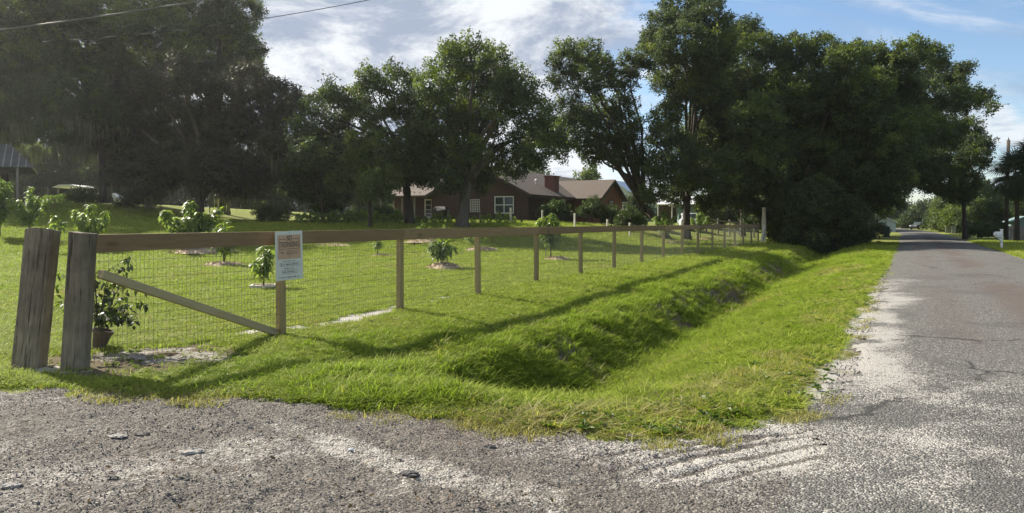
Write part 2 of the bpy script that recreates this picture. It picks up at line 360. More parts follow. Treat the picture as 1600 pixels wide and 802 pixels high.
lk(t, mix(t, sfac, gcol, scol), b.inputs['Base Color']); b.inputs['Roughness'].default_value = 1; b.inputs['Specular IOR Level'].default_value = .05
bump(t, b, f3, .8, .03); M['turf'] = m

# driveway: dark crushed asphalt millings with drifts of white sand
m, t, b = mat('gravel_drive'); sa = attr(t, 'sand')
v = t.nodes.new('ShaderNodeTexVoronoi'); co = t.nodes.new('ShaderNodeNewGeometry'); lk(t, co.outputs['Position'], v.inputs['Vector']); v.inputs['Scale'].default_value = 62
v2 = t.nodes.new('ShaderNodeTexVoronoi'); lk(t, co.outputs['Position'], v2.inputs['Vector']); v2.inputs['Scale'].default_value = 130
sp = t.nodes.new('ShaderNodeSeparateColor'); lk(t, v.outputs['Color'], sp.inputs[0]); sp2 = t.nodes.new('ShaderNodeSeparateColor'); lk(t, v2.outputs['Color'], sp2.inputs[0])
peb = ramp(t, sp.outputs[0], [(0, (0.039, 0.037, 0.033)), (.45, (0.090, 0.080, 0.072)), (.8, (0.148, 0.131, 0.115)), (1, (0.308, 0.282, 0.242))])
peb2 = ramp(t, sp2.outputs[1], [(0, (0.038, 0.033, 0.031)), (.5, (0.106, 0.097, 0.086)), (.9, (0.200, 0.179, 0.157)), (1, (0.348, 0.320, 0.272))])
n1, n2 = nz(t, 1.2, 7, .7, 'Pos'), nz(t, 14, 8, .75, 'Pos')
dark = mix(t, ramp(t, n2, [(.35, (0, 0, 0)), (.6, (1, 1, 1))]), peb, peb2)
red = mix(t, .5, dark, (0.114, 0.080, 0.068)); dark = mix(t, ramp(t, nz(t, .5, 4, .6, 'Pos', (1, 1, 1), (3, 1, 0)), [(.5, (0, 0, 0)), (.65, (0.469, 0.449, 0.414))]), dark, red)
sandc = ramp(t, nz(t, 60, 6, .7, 'Pos'), [(.25, (.26, .245, .222)), (.5, (.41, .388, .355)), (.75, (.53, .505, .468))])
fs = mth(t, 'ADD', mth(t, 'ADD', sa.outputs['Fac'], mth(t, 'MULTIPLY', mth(t, 'SUBTRACT', n2, .5), 1.9)), mth(t, 'MULTIPLY', mth(t, 'SUBTRACT', sp2.outputs[0], .5), .7))
fs = ramp(t, fs, [(.40, (0, 0, 0)), (.70, (1, 1, 1))])
lk(t, mix(t, mth(t, 'MULTIPLY', fs, .88), dark, sandc), b.inputs['Base Color']); b.inputs['Roughness'].default_value = .95; b.inputs['Specular IOR Level'].default_value = .15
hh = mth(t, 'ADD', mth(t, 'MULTIPLY', v.outputs['Distance'], -.6), mth(t, 'MULTIPLY', n2, 1.2)); bump(t, b, hh, .9, .018); M['drive'] = m

# road: grey chip seal, worn wheel paths, sandy rim near the driveway
m, t, b = mat('chip_seal'); sa = attr(t, 'sand'); wp = attr(t, 'wheel')
v = t.nodes.new('ShaderNodeTexVoronoi'); co = t.nodes.new('ShaderNodeNewGeometry'); lk(t, co.outputs['Position'], v.inputs['Vector']); v.inputs['Scale'].default_value = 75
sp = t.nodes.new('ShaderNodeSeparateColor'); lk(t, v.outputs['Color'], sp.inputs[0])
chip = ramp(t, sp.outputs[0], [(0, (0.052, 0.051, 0.049)), (.5, (0.099, 0.096, 0.090)), (.85, (0.163, 0.159, 0.147)), (1, (0.396, 0.382, 0.343))])
n1, n2 = nz(t, .6, 7, .7, 'Pos'), nz(t, 16, 8, .75, 'Pos')
chip = mix(t, ramp(t, n1, [(.35, (0, 0, 0)), (.7, (0.473, 0.478, 0.449))]), chip, (0.142, 0.137, 0.126))
chip = mix(t, mth(t, 'MULTIPLY', wp.outputs['Fac'], .8), chip, (0.116, 0.090, 0.079))
vc = t.nodes.new('ShaderNodeTexVoronoi'); vc.feature = 'DISTANCE_TO_EDGE'; wv = t.nodes.new('ShaderNodeVectorMath'); wv.operation = 'MULTIPLY_ADD'
cn = t.nodes.new('ShaderNodeTexNoise'); lk(t, co.outputs['Position'], cn.inputs['Vector']); cn.inputs['Scale'].default_value = 1.7; cn.inputs['Detail'].default_value = 6
lk(t, cn.outputs['Color'], wv.inputs[0]); wv.inputs[1].default_value = (.9, .9, 0); lk(t, co.outputs['Position'], wv.inputs[2]); lk(t, wv.outputs[0], vc.inputs['Vector']); vc.inputs['Scale'].default_value = .42
crk = mth(t, 'MULTIPLY', ramp(t, vc.outputs['Distance'], [(.004, (1, 1, 1)), (.014, (0, 0, 0))]), ramp(t, nz(t, .5, 3, .5, 'Pos', (1, 1, 1), (9, 3, 0)), [(.48, (0, 0, 0)), (.56, (1, 1, 1))]))
chip = mix(t, mth(t, 'MULTIPLY', crk, .9), chip, (0.030, 0.029, 0.028))
chip = mix(t, ramp(t, nz(t, .28, 4, .6, 'Pos', (1, 1, 1), (2, 7, 0)), [(.56, (0, 0, 0)), (.60, (0.387, 0.391, 0.368))]), chip, (0.077, 0.076, 0.072))
sandc = ramp(t, nz(t, 60, 6, .7, 'Pos'), [(.25, (.26, .245, .222)), (.5, (.41, .388, .355)), (.75, (.53, .505, .468))])
fs = mth(t, 'ADD', mth(t, 'ADD', sa.outputs['Fac'], mth(t, 'MULTIPLY', mth(t, 'SUBTRACT', n2, .5), 1.2)), mth(t, 'MULTIPLY', mth(t, 'SUBTRACT', sp.outputs[1], .5), .9))
fs = ramp(t, fs, [(.46, (0, 0, 0)), (.72, (1, 1, 1))])
lk(t, mix(t, mth(t, 'MULTIPLY', fs, .85), chip, sandc), b.inputs['Base Color']); b.inputs['Roughness'].default_value = .9; b.inputs['Specular IOR Level'].default_value = .2
bump(t, b, mth(t, 'ADD', mth(t, 'MULTIPLY', v.outputs['Distance'], -1), n2), .9, .016); M['road'] = m

# ------------------------------------------------------------------ ground, driveway, road
def grid_obj(name, X, Y, Z, material, attrs, keep=None, kind='structure'):
    ny, nx = X.shape; v_ = np.stack([X, Y, Z], -1).reshape(-1, 3)
    idx = np.arange(ny * nx).reshape(ny, nx)
    fq = np.stack([idx[:-1, :-1], idx[:-1, 1:], idx[1:, 1:], idx[1:, :-1]], -1).reshape(-1, 4)
    if keep is not None:
        kf = keep.reshape(-1)[fq].all(1); fq = fq[kf]
    me = bpy.data.meshes.new(name); me.vertices.add(len(v_)); me.vertices.foreach_set('co', v_.ravel().astype(np.float32))
    me.loops.add(len(fq) * 4); me.loops.foreach_set('vertex_index', fq.ravel().astype(np.int32))
    me.polygons.add(len(fq)); me.polygons.foreach_set('loop_start', (np.arange(len(fq)) * 4).astype(np.int32))
    me.polygons.foreach_set('use_smooth', np.ones(len(fq), bool)); me.update(calc_edges=True)
    for k, a in attrs.items():
        at_ = me.attributes.new(k, 'FLOAT', 'POINT'); at_.data.foreach_set('value', a.reshape(-1).astype(np.float32))
    me.materials.append(material); o = bpy.data.objects.new(name, me); C.objects.link(o)
    if kind: o['kind'] = kind
    return o
def steps(a, b, f): 
    out = [a]
    while out[-1] < b: out.append(out[-1] + f(out[-1]))
    return out
ys = np.array([-1500, -600, -250, -120, -60, -35, -22, -14, -9, -6, -3, 0, 1.5, 3] + steps(4.0, 62, lambda y: max(.085, .011 * (y - 3))) + steps(64, 160, lambda y: 4) + [180, 220, 300, 450, 700, 1100, 1800, 3200])
xp = steps(0.0, 8.5, lambda x: .11) + steps(8.8, 34, lambda x: .26) + steps(36, 90, lambda x: 3) + [100, 130, 180, 260, 400, 700, 1200, 2200, 3500]
xs = np.array(sorted([-x for x in xp[1:]] + xp))
X, Y = np.meshgrid(xs, ys); Z = gz(X, Y); SA = sand_at(X, Y)
qv = qf(X, Y)
soil_ = np.clip(S(2.8, 3.1, qv) * S(4.2, 3.8, qv) * S(.46, .58, fbm(X, Y, 1.6, 3, 77)) * (Y < 40) * S(0, .6, Y - np.interp(X, EX, EY)) + S(.62, .72, fbm(X, Y, .8, 4, 78)) * .5 + S(1.5, .6, np.hypot((X + 3.75) / 1.55, (Y - 8.05) / .95) + (fbm(X, Y, 2.2, 3, 79) - .5) * .8) * .95, 0, 1)
tag(grid_obj('ground', X, Y, Z, M['turf'], {'sand': SA, 'soil': soil_}), 'grassy ground with a roadside ditch and a lawn rising towards the trees', 'ground')

def tracks(x, y, tread=True):
    """tyre tracks that swing out of the driveway: a broad treaded pair, and fine ruts curving to the road"""
    o = 0
    for x0, y0, x1, y1, wd, bow in ((-1.9, 5.62, .55, 3.92, .075, .25), (-1.35, 5.0, .9, 3.55, .06, .25), (.55, 4.42, 2.35, 5.45, .022, -.35), (.6, 4.32, 2.45, 5.35, .018, -.35), (.75, 4.22, 2.5, 5.18, .02, -.3), (.3, 4.62, 2.1, 5.30, .018, -.3), (1.1, 4.2, 2.6, 5.0, .015, -.3), (4.2, 7.4, 4.55, 9.2, .02, 0), (4.35, 7.4, 4.72, 9.2, .02, 0)):
        dx, dy = x1 - x0, y1 - y0; l = math.hypot(dx, dy); s_ = ((x - x0) * dx + (y - y0) * dy) / l; e = ((x - x0) * dy - (y - y0) * dx) / l + bow * ((s_ / l - .5) ** 2 - .25)
        band = S(wd + (.04 if wd > .05 else .018), wd, np.abs(e)) * S(-.2, .3, s_) * S(l + .3, l - .3, s_)
        if tread and wd > .05: band = band * (.35 + .65 * (.5 + .5 * np.sin((s_ + np.abs(e) * 1.4) * 2 * math.pi / .085)) * (np.abs(e) > .018))
        o = o + band
    return np.minimum(o, 1.2)
dx_ = np.concatenate([np.arange(-16, -6.5, .12), np.arange(-6.5, 5.2, .026)]); dy_ = np.concatenate([np.arange(-14, 2.8, .2), np.arange(2.8, 7.8, .03), np.arange(7.8, 9.6, .12)])
X, Y = np.meshgrid(dx_, dy_)
e = edge(X, Y) - Y; p = pr(X, Y)
tr = tracks(X, Y)
Z = .004 + (fbm(X, Y, .5, 3, 61) - .5) * .05 + (fbm(X, Y, 4.5, 4, 62) - .5) * .035 + (fbm(X, Y, 26, 3, 63) - .5) * .018 - tr * .013
Z = Z * S(-.1, .5, -p) + (1 - S(-.1, .5, -p)) * -.004 - .02 * S(.1, -.25, e)
n = fbm(X, Y, .9, 5, 66); n2 = fbm(X * .5 + Y * .2, Y * 1.6 - X * .35, 1.4, 4, 67)
wide_ = tracks(X, Y, False)
rut = wide_ * (X > .3) * (Y < 6)
SD = .20 * S(.47, .66, n2) * S(.38, .6, n) + .17 * S(.46, .62, n) + .68 * S(.95, .1, np.abs(e - .35 - .5 * (n - .5))) * S(-.4, 1.3, X) * S(4.6, 3.2, X) + .36 * wide_ * (X < 1) + .15 * S(.9, 0, np.abs(X - .35)) * S(.35, .05, np.abs(Y - 4.95)) + .16 * S(.55, .72, fbm(X, Y, 3.2, 4, 68)) + .28 * S(.8, 0, np.abs(X - 1.3)) * S(.9, .1, np.abs(Y - 3.7)) + .28 * S(-3.2, -5, X) * S(.40, .6, n) - .75 * rut
Z = Z + (fbm(X, Y, 9, 3, 64) - .5) * .03 * S(-.1, .5, -p)
tag(grid_obj('driveway', X, Y, Z, M['drive'], {'sand': np.clip(SD, 0, 1)}, keep=(e > -.22) & (p < .9)), 'dark crushed gravel driveway drifted with white sand', 'driveway')

tl = np.concatenate([np.arange(-22, -8, .6), np.arange(-8, 24, .11), np.arange(24, 60, .5), np.arange(60, 520, 4)])
pl = np.concatenate([np.arange(-.45, 1.3, .06), np.arange(1.3, ROADW - .2, .15), np.arange(ROADW - .2, ROADW + .2, .05)])
P, T = np.meshgrid(pl, tl)
X = RA[0] + RU[0] * T + RU[1] * (P - bend(T)); Y = RA[1] + RU[1] * T - RU[0] * (P - bend(T))
eg = (fbm(X, Y, 1.1, 4, 71) - .5)
inl = (P > -.05 + eg * .55 - .2 * S(8, 16, Y)) & (P < ROADW + eg * .3)
Z = .016 + .05 * (1 - ((P - ROADW / 2) / (ROADW / 2)) ** 2) * S(-12, 6, T) + (fbm(X, Y, 7, 3, 72) - .5) * .008 - .02 * S(.14, -.1, P - .55 * eg)
n = fbm(X, Y, .8, 5, 73); n2 = fbm(X, Y, 2.6, 4, 74)
SD = .95 * S(.75, .2, P + (n - .5) * 1.3) * S(24, 13, Y) * S(5.5, 8, Y) * S(.36, .56, n2 + .10) + .38 * S(.52, .68, n) * S(2.2, .6, P) * S(10, 6, Y) + .40 * S(.45, .65, n2) * S(.9, .2, np.abs(P - .8 - .5 * (n - .5))) * S(8.4, 6.5, Y) + .08 * n2 * S(14, 4, Y)
wh = np.maximum(S(.7, .15, np.abs(P - 2.4 + .3 * (n - .5))), .45 * S(.45, .1, np.abs(P - 1.15))) * S(.3, .55, fbm(X * .4, Y * .4, 1.1, 3, 75)) * S(3, 9, Y)
tag(grid_obj('road', X, Y, Z, M['road'], {'sand': np.clip(SD, 0, 1), 'wheel': wh}, keep=inl), 'worn grey chip seal country road running off under the trees', 'road')

# ------------------------------------------------------------------ instanced stuff (grass, gravel, sprays of leaves)
def mesh_np(name, verts, faces, material, tint=None):
    me = bpy.data.meshes.new(name); me.from_pydata([tuple(v) for v in verts], [], [tuple(f) for f in faces]); me.materials.append(material)
    if tint is not None:
        a = me.attributes.new('tint', 'FLOAT', 'POINT'); a.data.foreach_set('value', np.asarray(tint, np.float32))
    me.update(); return me
def source(name, meshes):
    col = bpy.data.collections.new(name)
    for i, me in enumerate(meshes):
        o = bpy.data.objects.new('%s_%s' % (name, 'abcdefgh'[i]), me); col.objects.link(o)
    return col
_groups = {}
def inst_group(col):
    if col.name in _groups: return _groups[col.name]
    ng = bpy.data.node_groups.new('scatter_' + col.name, 'GeometryNodeTree')
    ng.interface.new_socket('Geometry', in_out='INPUT', socket_type='NodeSocketGeometry'); ng.interface.new_socket('Geometry', in_out='OUTPUT', socket_type='NodeSocketGeometry')
    n_ = ng.nodes; gi, go = n_.new('NodeGroupInput'), n_.new('NodeGroupOutput')
    ci = n_.new('GeometryNodeCollectionInfo'); ci.inputs[0].default_value = col; ci.inputs['Separate Children'].default_value = True; ci.inputs['Reset Children'].default_value = True
    ip = n_.new('GeometryNodeInstanceOnPoints'); ip.inputs['Pick Instance'].default_value = True
    def na(nm, ty): q = n_.new('GeometryNodeInputNamedAttribute'); q.data_type = ty; q.inputs[0].default_value = nm; return q.outputs[0]
    k = ng.links.new
    k(gi.outputs[0], ip.inputs['Points']); k(ci.outputs[0], ip.inputs['Instance']); k(na('pick', 'INT'), ip.inputs['Instance Index'])
    er = n_.new('FunctionNodeEulerToRotation'); k(na('rot', 'FLOAT_VECTOR'), er.inputs[0]); k(er.outputs[0], ip.inputs['Rotation']); k(na('scl', 'FLOAT_VECTOR'), ip.inputs['Scale']); k(ip.outputs[0], go.inputs[0])
    _groups[col.name] = ng; return ng
def scatter(name, pts, rot, scl, pick, col, parent=None, kind='stuff'):
    pts = np.asarray(pts, np.float32); n_ = len(pts)
    me = bpy.data.meshes.new(name); me.vertices.add(n_); me.vertices.foreach_set('co', pts.ravel())
    scl = np.asarray(scl, np.float32)
    if scl.ndim == 1: scl = np.repeat(scl[:, None], 3, 1)
    for k, ty, d in (('rot', 'FLOAT_VECTOR', np.asarray(rot, np.float32)), ('scl', 'FLOAT_VECTOR', scl)):
        a = me.attributes.new(k, ty, 'POINT'); a.data.foreach_set('vector', d.ravel())
    a = me.attributes.new('pick', 'INT', 'POINT'); a.data.foreach_set('value', np.asarray(pick, np.int32))
    o = bpy.data.objects.new(name, me); C.objects.link(o)
    md = o.modifiers.new('scatter', 'NODES'); md.node_group = inst_group(col)
    if parent: o.parent = parent
    if kind: o['kind'] = kind
    return o

def blade_clump(n, rad, hgt, wid, lean, seed, material, name):
    r_ = np.random.default_rng(seed); V, Fc, Tn = [], [], []
    for i in range(n):
        a, rr = r_.uniform(0, 6.283), rad * math.sqrt(r_.uniform()); bx, by = rr * math.cos(a), rr * math.sin(a)
        h = hgt * r_.uniform(.55, 1.2); la = r_.uniform(0, 6.283); ln = h * lean * r_.uniform(.2, 1.3); fa = la + 1.57 + r_.uniform(-.5, .5); wd = wid * r_.uniform(.7, 1.3)
        cx_, sx_ = math.cos(fa) * wd / 2, math.sin(fa) * wd / 2; lx, ly = math.cos(la) * ln, math.sin(la) * ln; b0 = len(V)
        for k, (tz, tl_, ww) in enumerate(((-.15, 0, 1), (.55, .3, .85), (.9, .8, .5))):
            V += [(bx + lx * tl_ - cx_ * ww, by + ly * tl_ - sx_ * ww, h * tz), (bx + lx * tl_ + cx_ * ww, by + ly * tl_ + sx_ * ww, h * tz)]
        V.append((bx + lx * 1.35, by + ly * 1.35, h * r_.uniform(.8, 1.0)))
        Fc += [(b0, b0 + 1, b0 + 3, b0 + 2), (b0 + 2, b0 + 3, b0 + 5, b0 + 4), (b0 + 4, b0 + 5, b0 + 6)]; Tn += [r_.uniform()] * 7
    return mesh_np(name, V, Fc, material, Tn)
lawn_src = source('lawn_clump', [blade_clump(24, .10, .050, .0085, 1.5, 100 + i, M['grass'], 'lawn_clump') for i in range(4)] + [blade_clump(18, .10, .05, .0075, 1.1, 110 + i, M['dry_grass'], 'lawn_clump') for i in range(2)])
tuft_src = source('tuft_clump', [blade_clump(22, .085, .14, .009, 1.0, 200 + i, M['ditch_grass'], 'tuft_clump') for i in range(4)] + [blade_clump(18, .09, .12, .008, 1.0, 210 + i, M['dry_grass'], 'tuft_clump') for i in range(2)])
weed_src = source('dry_clump', [blade_clump(12, .13, .05, .006, 1.6, 300 + i, M['dry_grass'], 'dry_clump') for i in range(3)])
def seen(x, y, m=.06): return np.abs(x / np.maximum(y, .1)) < (800 / F + m)
def samp(n, y0, y1, pw=1.0):
    """points in the view wedge, more of them per square metre close by"""
    u = rng.uniform(size=n); y = y0 * (y1 / y0) ** u if pw == 1 else (y0 ** (1 - pw) + u * (y1 ** (1 - pw) - y0 ** (1 - pw))) ** (1 / (1 - pw))
    x = rng.uniform(-.76, .76, n) * y; return x, y
def grassmask(x, y):
    p = pr(x, y); ed = y - edge(x, y)
    offroad = (p < -.02 + (fbm(x, y, 1.3, 4, 81) - .5) * 1.0 * S(40, 18, y)) | (p > ROADW + .12)
    return offroad & (ed > -.06 + (fbm(x, y, 5, 2, 82) - .5) * .3) & ((y > edge(x, y)) | (p > ROADW))
x, y = samp(190000, 5.0, 58); q = qf(x, y)
ok = grassmask(x, y) & (rng.uniform(size=len(x)) > sand_at(x, y) * 1.15) & (q < 1.9 + rng.normal(size=len(x)) * .3) | grassmask(x, y) & (pr(x, y) > ROADW)
ok &= rng.uniform(size=len(x)) > .97 * S(1.5, .6, np.hypot((x + 3.75) / 1.55, (y - 8.05) / .95) + (fbm(x, y, 2.2, 3, 79) - .5) * .8)
x, y, q = x[ok], y[ok], q[ok]; n_ = len(x)
sz = (.72 + .7 * S(10, 30, y) + .9 * S(25, 58, y)) * rng.uniform(.75, 1.3, n_)
hs = sz * (.8 + .5 * fbm(x, y, .5, 3, 83)) * (1 + .5 * S(.3, .05, np.abs(q)))
scatter('lawn_grass', np.stack([x, y, gz(x, y)], 1), np.stack([rng.normal(size=n_) * .12, rng.normal(size=n_) * .12, rng.uniform(0, 6.28, n_)], 1), np.stack([sz, sz, hs], 1), np.where(fbm(x, y, .45, 4, 84) + rng.uniform(-.16, .16, n_) > .76, rng.integers(4, 6, n_), rng.integers(0, 4, n_)), lawn_src)
tag(bpy.data.objects['lawn_grass'], 'short bright green mown lawn grass of the yard and verge', 'grass')
x, y = samp(150000, 5.0, 56); q = qf(x, y)
ok = grassmask(x, y) & (pr(x, y) < 1) & (q > 1.4 + rng.normal(size=len(x)) * .35) & (rng.uniform(size=len(x)) > sand_at(x, y) * 1.2)
bare = S(2.8, 3.1, q) * S(4.2, 3.8, q) * S(.46, .58, fbm(x, y, 1.6, 3, 77)) * (y < 40)
ok &= rng.uniform(size=len(x)) > bare * .75
x, y, q = x[ok], y[ok], q[ok]; n_ = len(x)
sz = (.85 + .7 * S(10, 40, y)) * rng.uniform(.7, 1.3, n_)
tall = .30 + .36 * S(2.2, 3.0, q) * S(4.9, 4.1, q) + .35 * S(.5, .7, fbm(x, y, .9, 3, 85)) - .16 * S(4.6, 6.2, q)
tall = tall * (1 - .45 * S(.5, 0, y - edge(x, y)))
dzx = (gz(x + .2, y) - gz(x - .2, y)) / .4; dzy = (gz(x, y + .2) - gz(x, y - .2)) / .4
scatter('ditch_grass', np.stack([x, y, gz(x, y)], 1), np.stack([rng.normal(size=n_) * .18 - dzy * .0 + .1, rng.normal(size=n_) * .18 + dzx * .25, rng.uniform(-3.14, 3.14, n_) * .999], 1), np.stack([sz, sz, sz * tall], 1), np.where(fbm(x, y, .75, 4, 87) + rng.uniform(-.16, .16, n_) + .10 * S(1.2, 0, np.abs(y - edge(x, y))) > .74, rng.integers(4, 6, n_), rng.integers(0, 4, n_)), tuft_src)
tag(bpy.data.objects['ditch_grass'], 'longer tufted grass in and beside the roadside ditch', 'grass')
# straggly runners creeping over the sand and gravel
x, y = samp(34000, 4.8, 26); p = pr(x, y); ed = y - edge(x, y)
ok = ((ed > -.30) & (ed < .20) & (p < .2) | (p > -1.0) & (p < .15) & (ed > 0)) & (fbm(x, y, 2.3, 3, 86) > .52)
x, y = x[ok], y[ok]; n_ = len(x); sz = rng.uniform(.5, 1.1, n_)
scatter('edge_grass', np.stack([x, y, np.maximum(gz(x, y), -.004)], 1), np.stack([rng.normal(size=n_) * .1, rng.normal(size=n_) * .1, rng.uniform(0, 6.28, n_)], 1), sz, rng.integers(0, 3, n_), weed_src)
tag(bpy.data.objects['edge_grass'], 'thin straggling grass creeping over the sandy edges', 'grass')
# loose stones
def pebble(seed):
    r_ = np.random.default_rng(seed); gold = [(math.cos(2.4 * i) * math.sqrt(1 - (1 - 2 * (i + .5) / 12) ** 2), math.sin(2.4 * i) * math.sqrt(1 - (1 - 2 * (i + .5) / 12) ** 2), 1 - 2 * (i + .5) / 12) for i in range(12)]
    import bmesh
    bm = bmesh.new()
    for p_ in gold: bm.verts.new(Vector(p_) * r_.uniform(.75, 1.15) * .5)
    bmesh.ops.convex_hull(bm, input=bm.verts); me = bpy.data.meshes.new('pebble'); bm.to_mesh(me); bm.free(); me.materials.append(M['gravel'])
    a = me.attributes.new('tint', 'FLOAT', 'POINT'); a.data.foreach_set('value', np.full(len(me.vertices), r_.uniform(.2, .8), np.float32)); return me
peb_src = source('gravel_stone', [pebble(400 + i) for i in range(5)])
x, y = samp(80000, 3.2, 7.6); p = pr(x, y)
ok = (y < edge(x, y) + .05) & (p < .35) & (fbm(x, y, 1.1, 4, 91) + rng.uniform(-.25, .25, len(x)) > .44) & (rng.uniform(size=len(x)) > .8 * np.minimum(1, tracks(x, y, False)))
x, y = x[ok], y[ok]; n_ = len(x); sz = .006 + .009 * rng.uniform(size=n_) ** 3 + .010 * (rng.uniform(size=n_) > .995)
zz_ = .004 + (fbm(x, y, .5, 3, 61) - .5) * .05 + (fbm(x, y, 4.5, 4, 62) - .5) * .035 + (fbm(x, y, 26, 3, 63) - .5) * .018 - tracks(x, y) * .013
zz_ = zz_ + (fbm(x, y, 9, 3, 64) - .5) * .03
zz_ = zz_ * S(-.1, .5, -pr(x, y)) + .01 * (1 - S(-.1, .5, -pr(x, y)))
scatter('gravel', np.stack([x, y, zz_ + sz * .08], 1), rng.uniform(0, 6.28, (n_, 3)), np.stack([sz * 1.3, sz, sz * .7], 1), rng.integers(0, 5, n_), peb_src)
tag(bpy.data.objects['gravel'], 'loose grey and white stones scattered over the driveway', 'gravel')

tt = rng.uniform(4.5, 22, 9000) ** 1.0; p_ = rng.normal(size=9000) * .28 + .12; x = RA[0] + RU[0] * (tt - 8) + RU[1] * p_; y = RA[1] + RU[1] * (tt - 8) - RU[0] * p_
ok = (y > edge(x, y) - .4) & (fbm(x, y, 1.9, 3, 94) > .42); x, y = x[ok], y[ok]; n_ = len(x); sz = .007 + .016 * rng.uniform(size=n_) ** 3
scatter('edge_gravel', np.stack([x, y, np.where(pr(x, y) > 0, .016, np.maximum(gz(x, y), -.01)) + sz * .1], 1), rng.uniform(0, 6.28, (n_, 3)), np.stack([sz * 1.3, sz, sz * .7], 1), rng.integers(0, 5, n_), peb_src)
tag(bpy.data.objects['edge_gravel'], 'crumbs of stone broken from the road edge', 'gravel')
def rosette(seed, n, l, w_, material):
    r_ = np.random.default_rng(seed); V, Fc, T = [], [], []
    for i in range(n):
        a = 2.4 * i + r_.uniform(-.3, .3); ll = l * r_.uniform(.6, 1.2); ww = w_ * r_.uniform(.7, 1.2); h = r_.uniform(.15, .8) * ll; dx, dy = math.cos(a), math.sin(a); b = len(V)
        V += [(0, 0, 0), (dx * ll * .55 - dy * ww, dy * ll * .55 + dx * ww, h * .8), (dx * ll, dy * ll, h * .75), (dx * ll * .55 + dy * ww, dy * ll * .55 - dx * ww, h * .8)]; Fc += [(b, b + 1, b + 2), (b, b + 2, b + 3)]; T += [r_.uniform()] * 4
    return mesh_np('rosette', V, Fc, material, T)
M['weed'] = leafmat('weed_leaf', [(0, (.05, .085, .022)), (.6, (.10, .15, .035)), (1, (.19, .22, .06))], .35, .5, .3)
M['dead_leaf'] = leafmat('dead_leaf', [(0, (.05, .035, .022)), (.5, (.13, .085, .045)), (1, (.25, .17, .09))], .1, .7, .2)
rz_src = source('rosette', [rosette(40 + i, 9 + 3 * i, .055, .010 + .003 * i, M['weed']) for i in range(3)])
x, y = samp(7000, 5.2, 28); ok = grassmask(x, y) & (fbm(x, y, .7, 4, 95) + rng.uniform(-.15, .15, len(x)) > .52); x, y = x[ok], y[ok]; n_ = len(x); sz = rng.uniform(.5, 1.3, n_) * (1 - .45 * S(1.5, .5, qf(x, y)))
scatter('verge_weeds', np.stack([x, y, gz(x, y) + .015], 1), np.stack([rng.normal(size=n_) * .2, rng.normal(size=n_) * .2, rng.uniform(0, 6.28, n_)], 1), sz, rng.integers(0, 3, n_), rz_src)
tag(bpy.data.objects['verge_weeds'], 'broad-leaved weeds among the grass of verge and ditch', 'weeds')
dl_src = source('dead_leaf', [mesh_np('dead_leaf', [(0, -.03, 0), (.014, 0, .006), (0, .03, .002), (-.014, 0, .008)], [(0, 1, 2), (0, 2, 3)], M['dead_leaf'], [.3 * k] * 4) for k in range(3)])
x, y = samp(1700, 3.4, 20); ok = (fbm(x, y, .9, 3, 96) > .5) & (pr(x, y) < 3); x, y = x[ok], y[ok]; n_ = len(x)
zl = np.where((y < edge(x, y)) | (pr(x, y) > 0), .03, gz(x, y) + .04)
scatter('fallen_leaves', np.stack([x, y, zl], 1), np.stack([rng.normal(size=n_) * .4, rng.normal(size=n_) * .4, rng.uniform(0, 6.28, n_)], 1), rng.uniform(.35, .8, n_), rng.integers(0, 3, n_), dl_src)
tag(bpy.data.objects['fallen_leaves'], 'brown fallen leaves dotted over gravel and grass', 'fallen leaves')

# ------------------------------------------------------------------ the timber and wire fence
DY = np.array([9.8, 12.5, 15.2, 17.95, 20.7, 23.4, 26.1, 28.8, 31.5, 34.2, 36.9, 39.6, 42.3, 45.0, 47.7, 50.2])
PXS = [439, 625, 747, 838, 907.5, 959.5, 1002.6, 1036.5, 1065.6, 1090.8, 1112.9, 1131.9, 1147.9, 1161.4, 1174, 1185]
POST = [Vector(((px - CX) / F * d, d, 0)) for px, d in zip(PXS, DY)]
for p_ in POST: p_.z = g(p_.x, p_.y)
fence = empty('timber_fence', (POST[0].x, POST[0].y, 0), 0, 'long timber fence with square pine posts, one top rail and wire mesh', 'fence')
FO = fence.location
RAILZ = 1.39
ang = lambda a, b: math.atan2(b.y - a.y, b.x - a.x)
def fence_post(p_, top, wd=.095):
    mb = MB(); mb.box((0, 0, (top - .35) / 2 - 0.0), (wd, wd, top + .35), jit=.002)
    o = mb.build('post', M['pine_post'], fence, bevel=.006); o.location = (p_.x - FO.x, p_.y - FO.y, 0)
    o.rotation_euler = (random.uniform(-.008, .008), random.uniform(-.008, .008), R(63.5) + random.uniform(-.05, .05)); return o
for i, p_ in enumerate(POST): fence_post(p_, RAILZ - .012 + random.uniform(-.006, .004))
# old sleeper that the first bay hangs on
g0 = hit(124, 579)
GA = Vector(((118 - CX) / F * 7.55, 7.55, 0)); GA.z = g(GA.x, GA.y)
def sleeper(loc, top, wd, dp, rz, lean_x, lean_y, parent=None, seed=0):
    random.seed(seed); mb = MB(); n = 9; ring = []; base = -.35
    prof = [(-.5, -.5), (-.1, -.53), (.3, -.5), (.5, -.42), (.52, 0), (.49, .5), (0, .52), (-.47, .5), (-.52, .1)]
    k = len(prof); V = []
    for j in range(n):
        z = base + (top - base) * j / (n - 1)
        for (a, b) in prof: V.append((a * wd * (1 + random.uniform(-.035, .035)), b * dp * (1 + random.uniform(-.04, .04)), z + (random.uniform(-.018, .012) if j == n - 1 else 0)))
    Fc = [(j * k + i, j * k + (i + 1) % k, (j + 1) * k + (i + 1) % k, (j + 1) * k + i) for j in range(n - 1) for i in range(k)] + [tuple((n - 1) * k + i for i in range(k)), tuple(range(k))[::-1]]
    mb.add(V, Fc); o = mb.build('sleeper_post', M['sleeper'], parent, bevel=.008)
    o.location = loc if parent is None else Vector(loc) - FO; o.rotation_euler = (lean_y, lean_x, rz); return o
